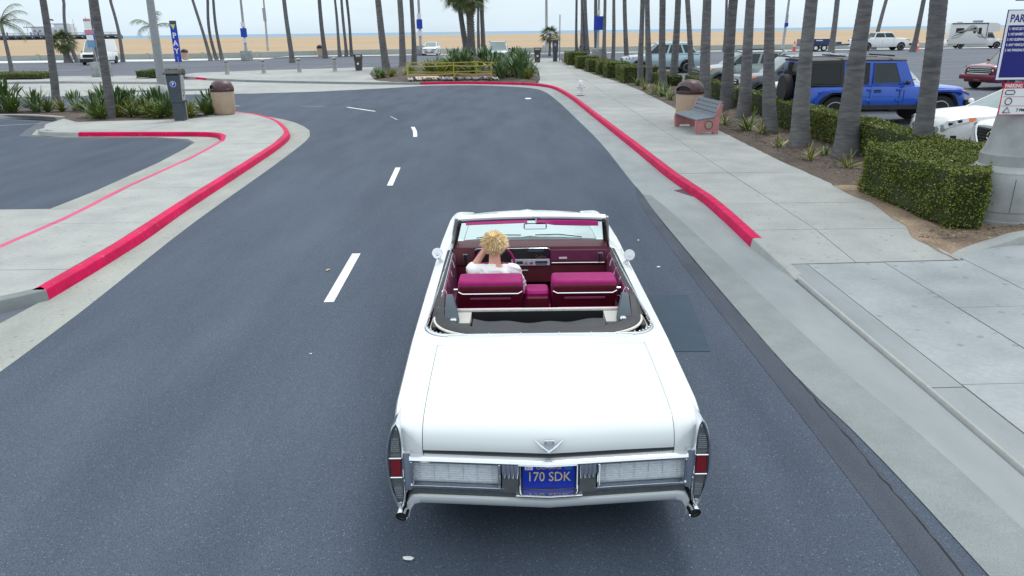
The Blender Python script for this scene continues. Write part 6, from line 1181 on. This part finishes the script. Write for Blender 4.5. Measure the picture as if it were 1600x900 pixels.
t = vehicle('parked_suv', 'dark grey SUV with wide chrome grille between palm trunks', 'car', (9.25, 31.6, .25), LEFT, L_=5.0, W=1.98, belt=1.14, hood=1.10, tail=1.12, H=1.78, cab=(1.25, 2.0, 4.3, 4.85), paint_=body_paint('slate_paint', (.060, .075, .095), .3, .4), nose=.92, rails=2, side=((.04, .36), (.39, .68), (.71, .95)), scale=1.03); grille(t, 1.35, .62, .92, .0, plast, 3, chrome)
t = vehicle('parked_suv', 'silver-green compact SUV with black roof rails and dark wheel arches', 'car', (9.25, 38.0, .25), LEFT, L_=4.45, W=1.86, belt=1.10, hood=1.06, tail=1.1, H=1.68, cab=(1.15, 1.85, 3.75, 4.25), paint_=body_paint('silver_green_paint', (.24, .285, .285), .3, .4), nose=.90, rails=1, rim=plast, side=((.04, .42), (.46, .78), (.81, .95)), scale=1.10); grille(t, 1.2, .72, .88, .0, plast, 1)
t = vehicle('parked_suv', 'pale blue SUV side-on beyond the hedge blocks', 'car', (8.0, 54.5, .25), LEFT, L_=4.8, W=1.92, belt=1.08, hood=1.04, tail=1.1, H=1.76, cab=(1.25, 2.0, 4.0, 4.6), paint_=body_paint('pale_blue_paint', (.34, .46, .52), .3, .4), nose=.86, rails=2, clad=True, scale=1.14, side=((.04, .38), (.42, .70), (.74, .95)))
t = vehicle('parked_sedan', 'white sedan facing the planter beside the blue-signed lamp post', 'car', (-9.85, 95.5, .4), R(180), L_=5.0, W=1.9, belt=.98, hood=.95, tail=1.0, H=1.48, clear=.16, cab=(1.4, 2.3, 3.5, 4.4), cabw=(.76, .60), paint_=white_p, nose=.74, clad=False, scale=1.05); grille(t, 1.1, .32, .52, .01, plast, 1); plate(t, .45, .06)
for s in (-1, 1): g = MB(); g.box((s * .55, .0, .66), (.55, .06, .07), bev=.01); g.build('lamp_slot', plast, t)
t = vehicle('parked_suv', 'pale silver SUV facing us behind the planter leaves', 'car', (-1.05, 70.2, .36), R(180), L_=4.6, W=1.9, belt=1.08, hood=1.05, tail=1.08, H=1.74, cab=(1.1, 1.75, 3.9, 4.5), cabw=(.80, .68), paint_=body_paint('silver_paint', (.45, .49, .53), .3, .4), nose=.86, scale=1.08, rails=1); grille(t, 1.1, .55, .80, .0, plast, 3); plate(t, .42, .06)
t = vehicle('parked_van', 'white high-roofed van with a black grille at the beach side', 'van', (-48.2, 88.6, 0), R(187), L_=5.9, W=2.06, belt=1.32, hood=1.26, tail=1.40, H=2.62, clear=.26, wr=.37, cab=(.95, 1.95, 5.80, 5.88), cabw=(.82, .70), paint_=white_p, nose=1.0, scale=1.06, side=((.10, .26),), taper=.1); grille(t, 1.2, .78, 1.12, .01, plast, 2, plast); plate(t, .55, .1)
g = MB(); g.box((0, .05, .48), (1.95, .2, .38), bev=.05); g.build('front_bumper', plast, t)
t = vehicle('pickup_truck', 'dark red pickup truck with chrome grille nosing out behind the sign', 'pickup', (22.3, 36.2, .25), R(112), L_=5.6, W=1.95, belt=1.22, hood=1.16, tail=1.2, H=1.85, clear=.32, wr=.39, ax=(.95, 1.2), cab=(1.5, 2.1, 3.6, 3.95), cabw=(.78, .66), paint_=body_paint('maroon_paint', (.16, .012, .035), .3, .2), nose=1.0, clad=False); grille(t, 1.15, .78, 1.04, .0, plast, 3, chrome); plate(t, .52, .14, M('plate_tan', (.5, .35, .15), .5))
g = MB(); g.box((0, .08, .58), (1.85, .22, .24), bev=.06); g.build('front_bumper', MATS['maroon_paint'], t, 40); g = MB(); g.box((0, .10, .73), (1.1, .14, .07), bev=.02); g.build('bumper_trim', chrome, t)
t = vehicle('pickup_truck', 'white crew-cab pickup towing a trailer by the beach', 'pickup', (48.0, 93.6, .4), R(-90), L_=6.2, W=2.03, belt=1.38, hood=1.34, tail=1.36, H=2.0, clear=.42, wr=.42, ax=(1.0, 1.4), cab=(1.55, 2.15, 3.9, 4.15), cabw=(.80, .68), paint_=white_p, nose=1.1, clad=False, scale=1.06); grille(t, 1.3, .85, 1.2, .0, plast, 3)
g = MB(); g.box((0, -5.15, 1.375), (1.7, 1.8, .04)); g.build('bed_cover', plast, t); g = MB(); g.box((0, .06, .68), (1.95, .2, .25), bev=.05); g.build('front_bumper', plast, t)
for s in (-1, 1): g = MB(); g.box((s * .85, -5.2, 1.46), (.25, 1.2, .16), bev=.03); g.build('tool_box', galv, t)
navy = body_paint('navy_paint', (.015, .035, .11)); t = thing('trailer', 'small navy blue tandem-axle trailer hitched to the white pickup', 'trailer', (37.4, 93.6, .4), 0, None, 1.1); g = MB(); g.box((-.6, 0, .95), (2.9, 1.9, .75), bev=.03); g.build('box', navy, t); g = MB(); g.tube([(.85, -.8, .62), (3.4, 0, .70)], .09, 6); g.tube([(.85, .8, .62), (3.4, 0, .70)], .09, 6); g.box((2.2, 0, .82), (.5, .5, .3)); g.build('tongue', navy, t)
for s in (-1, 1):
    for x in (-.65, .25): g = MB(); g.lathe([(.2, -.1), (.34, -.1), (.36, 0), (.34, .1), (.2, .1)], 18); mx = Matrix.Translation((x, s * 1.0, .36)) @ Matrix.Rotation(R(90), 4, 'X'); g.xf(mx); wv_ = g.build('wheel', tyre_m, t, 40); g = MB(); g.lathe([(.01, .11), (.1, .115), (.19, .105), (.21, .0)], 16); g.lathe([(.01, -.11), (.1, -.115), (.19, -.105), (.21, .0)], 16); g.xf(mx); g.build('rim', white_s, wv_, 40)
g = MB(); g.box((-.3, -.955, 1.15), (.7, .012, .1)); g.build('lettering_panel', white_s, t)
# motorhome
rvp = body_paint('motorhome_white', (.70, .71, .70)); beige = M('motorhome_beige', (.45, .41, .36), .4, var=.05)
t = vehicle('motorhome', 'white motorhome with over-cab bunk and swirl graphics by the beach', 'motorhome', (62.0, 97.3, .4), R(-105), L_=6.6, W=2.1, belt=1.22, hood=1.15, tail=1.2, H=1.95, clear=.35, wr=.38, ax=(.9, 1.6), cab=(.95, 1.5, 2.2, 2.4), cabw=(.80, .70), paint_=rvp, nose=.95, clad=False, scale=.98, side=((.1, .8),)); grille(t, 1.2, .72, .98, .01, plast, 3)
g = MB(); g.box((0, .06, .55), (1.95, .2, .24), bev=.05); g.build('front_bumper', chrome_s, t)
g = MB(); g.box((0, -4.35, 1.85), (2.3, 4.4, 2.6), bev=.07); cz_ = g.build('coach_body', rvp, t, 30)
g = MB(); g.loft([[(x, y, z) for x, y, z in ((-1.12, yy_, z0), (1.12, yy_, z0), (1.12, yy_, z1), (-1.12, yy_, z1))] for yy_, z0, z1 in ((-2.3, 1.95, 3.1), (-1.4, 1.98, 3.08), (-1.0, 2.05, 2.95), (-.85, 2.15, 2.75))]); g.build('over_cab_bunk', rvp, t, 40)
for s in (-1, 1):
    for y_, z_, w_, h_ in ((-3.1, 2.15, .35, .75), (-3.7, 2.2, .3, .7), (-5.4, 2.2, .9, .6)): g = MB(); g.box((s * 1.155, y_, z_), (.02, w_, h_), bev=.006); g.build('coach_window', vglass_d, cz_)
    for k, m in ((0, beige), (1, plast), (2, M('swirl_grey', (.25, .25, .26), .5))):
        P = smooth_path([(-6.4 + .2 * k, 1.2 + .25 * k), (-5.4, 1.5 + .3 * k), (-4.2 + .3 * k, 2.6 - .2 * k), (-3.2, 2.2 - .35 * k), (-2.4, 1.1 + .12 * k)], .12); g = MB(); hw = (.20, .05, .10)[k]; q = s * (1.158 + .004 * k); g.grid([[(q, y_, z_ - hw * math.sin(math.pi * i / (len(P) - 1)) - .02), (q, y_, z_ + hw * math.sin(math.pi * i / (len(P) - 1)) + .02)] for i, (y_, z_) in enumerate(P)]); g.build('swirl_stripe', m, cz_)
    g = MB(); g.tube([(s * 1.2, -2.25, 3.05), (s * 1.2, -6.4, 3.05)], .06, 8); g.tube([(s * 1.19, -2.3, 3.0), (s * 1.19, -2.3, 1.2)], .03, 6); g.build('awning', plast, t)
g = MB(); g.box((0, -3.2, 3.27), (.8, 1.0, .28), bev=.06); g.build('roof_air_unit', M('unit_blue_grey', (.18, .24, .34), .6), t); g = MB(); g.box((0, -5.3, 3.2), (.6, .6, .14), bev=.04); g.build('roof_vent', galv, t)
t = vehicle('pickup_truck', 'blue truck cut off by the picture edge beside the feather palm', 'pickup', (-43.6, 61.5, .0), R(-92), L_=5.4, W=1.95, belt=1.25, hood=1.2, tail=1.2, H=1.85, clear=.42, wr=.42, ax=(.95, 1.1), cab=(1.5, 2.1, 3.6, 3.95), paint_=blue, nose=1.02, clad=True, scale=1.1)
# bicycle-height kiosk shapes by the far walk
t = thing('bicycle', 'bicycle parked by the far palms at the end of the hedge', 'bicycle', (8.1, 86, .45)); g = MB(); g.tube([(-.5, 0, .35), (-.2, 0, 1.0), (.3, 0, 1.05), (.55, 0, .35)], .04, 6); g.tube([(-.5, 0, .35), (.05, 0, .32), (.3, 0, 1.05)], .035, 6); g.tube([(.05, 0, .32), (-.2, 0, 1.0)], .035, 6); g.build('frame', charcoal, t, 60); g = MB(); g.box((-.22, 0, 1.05), (.28, .16, .06), bev=.02); g.build('saddle', rubber, t); g = MB(); g.tube([(.3, -.3, 1.15), (.34, 0, 1.12), (.3, .3, 1.15)], .025, 6); g.build('handlebar', charcoal, t, 60)
for x in (-.5, .55): g = MB(); g.tube([(x + .34 * math.cos(a), 0, .36 + .34 * math.sin(a)) for a in (R(20 * i) for i in range(19))], .03, 6); g.build('wheel', tyre_m, t, 60)
t = thing('parking_post', 'slim grey pay post near the white sedan', 'post', (-4.9, 92, .4)); g = MB(); g.box((0, 0, .7), (.32, .3, 1.4), bev=.03); g.build('post', galv, t); g = MB(); g.box((0, 0, 1.75), (.5, .35, .75), bev=.05); g.build('head', charcoal, t)
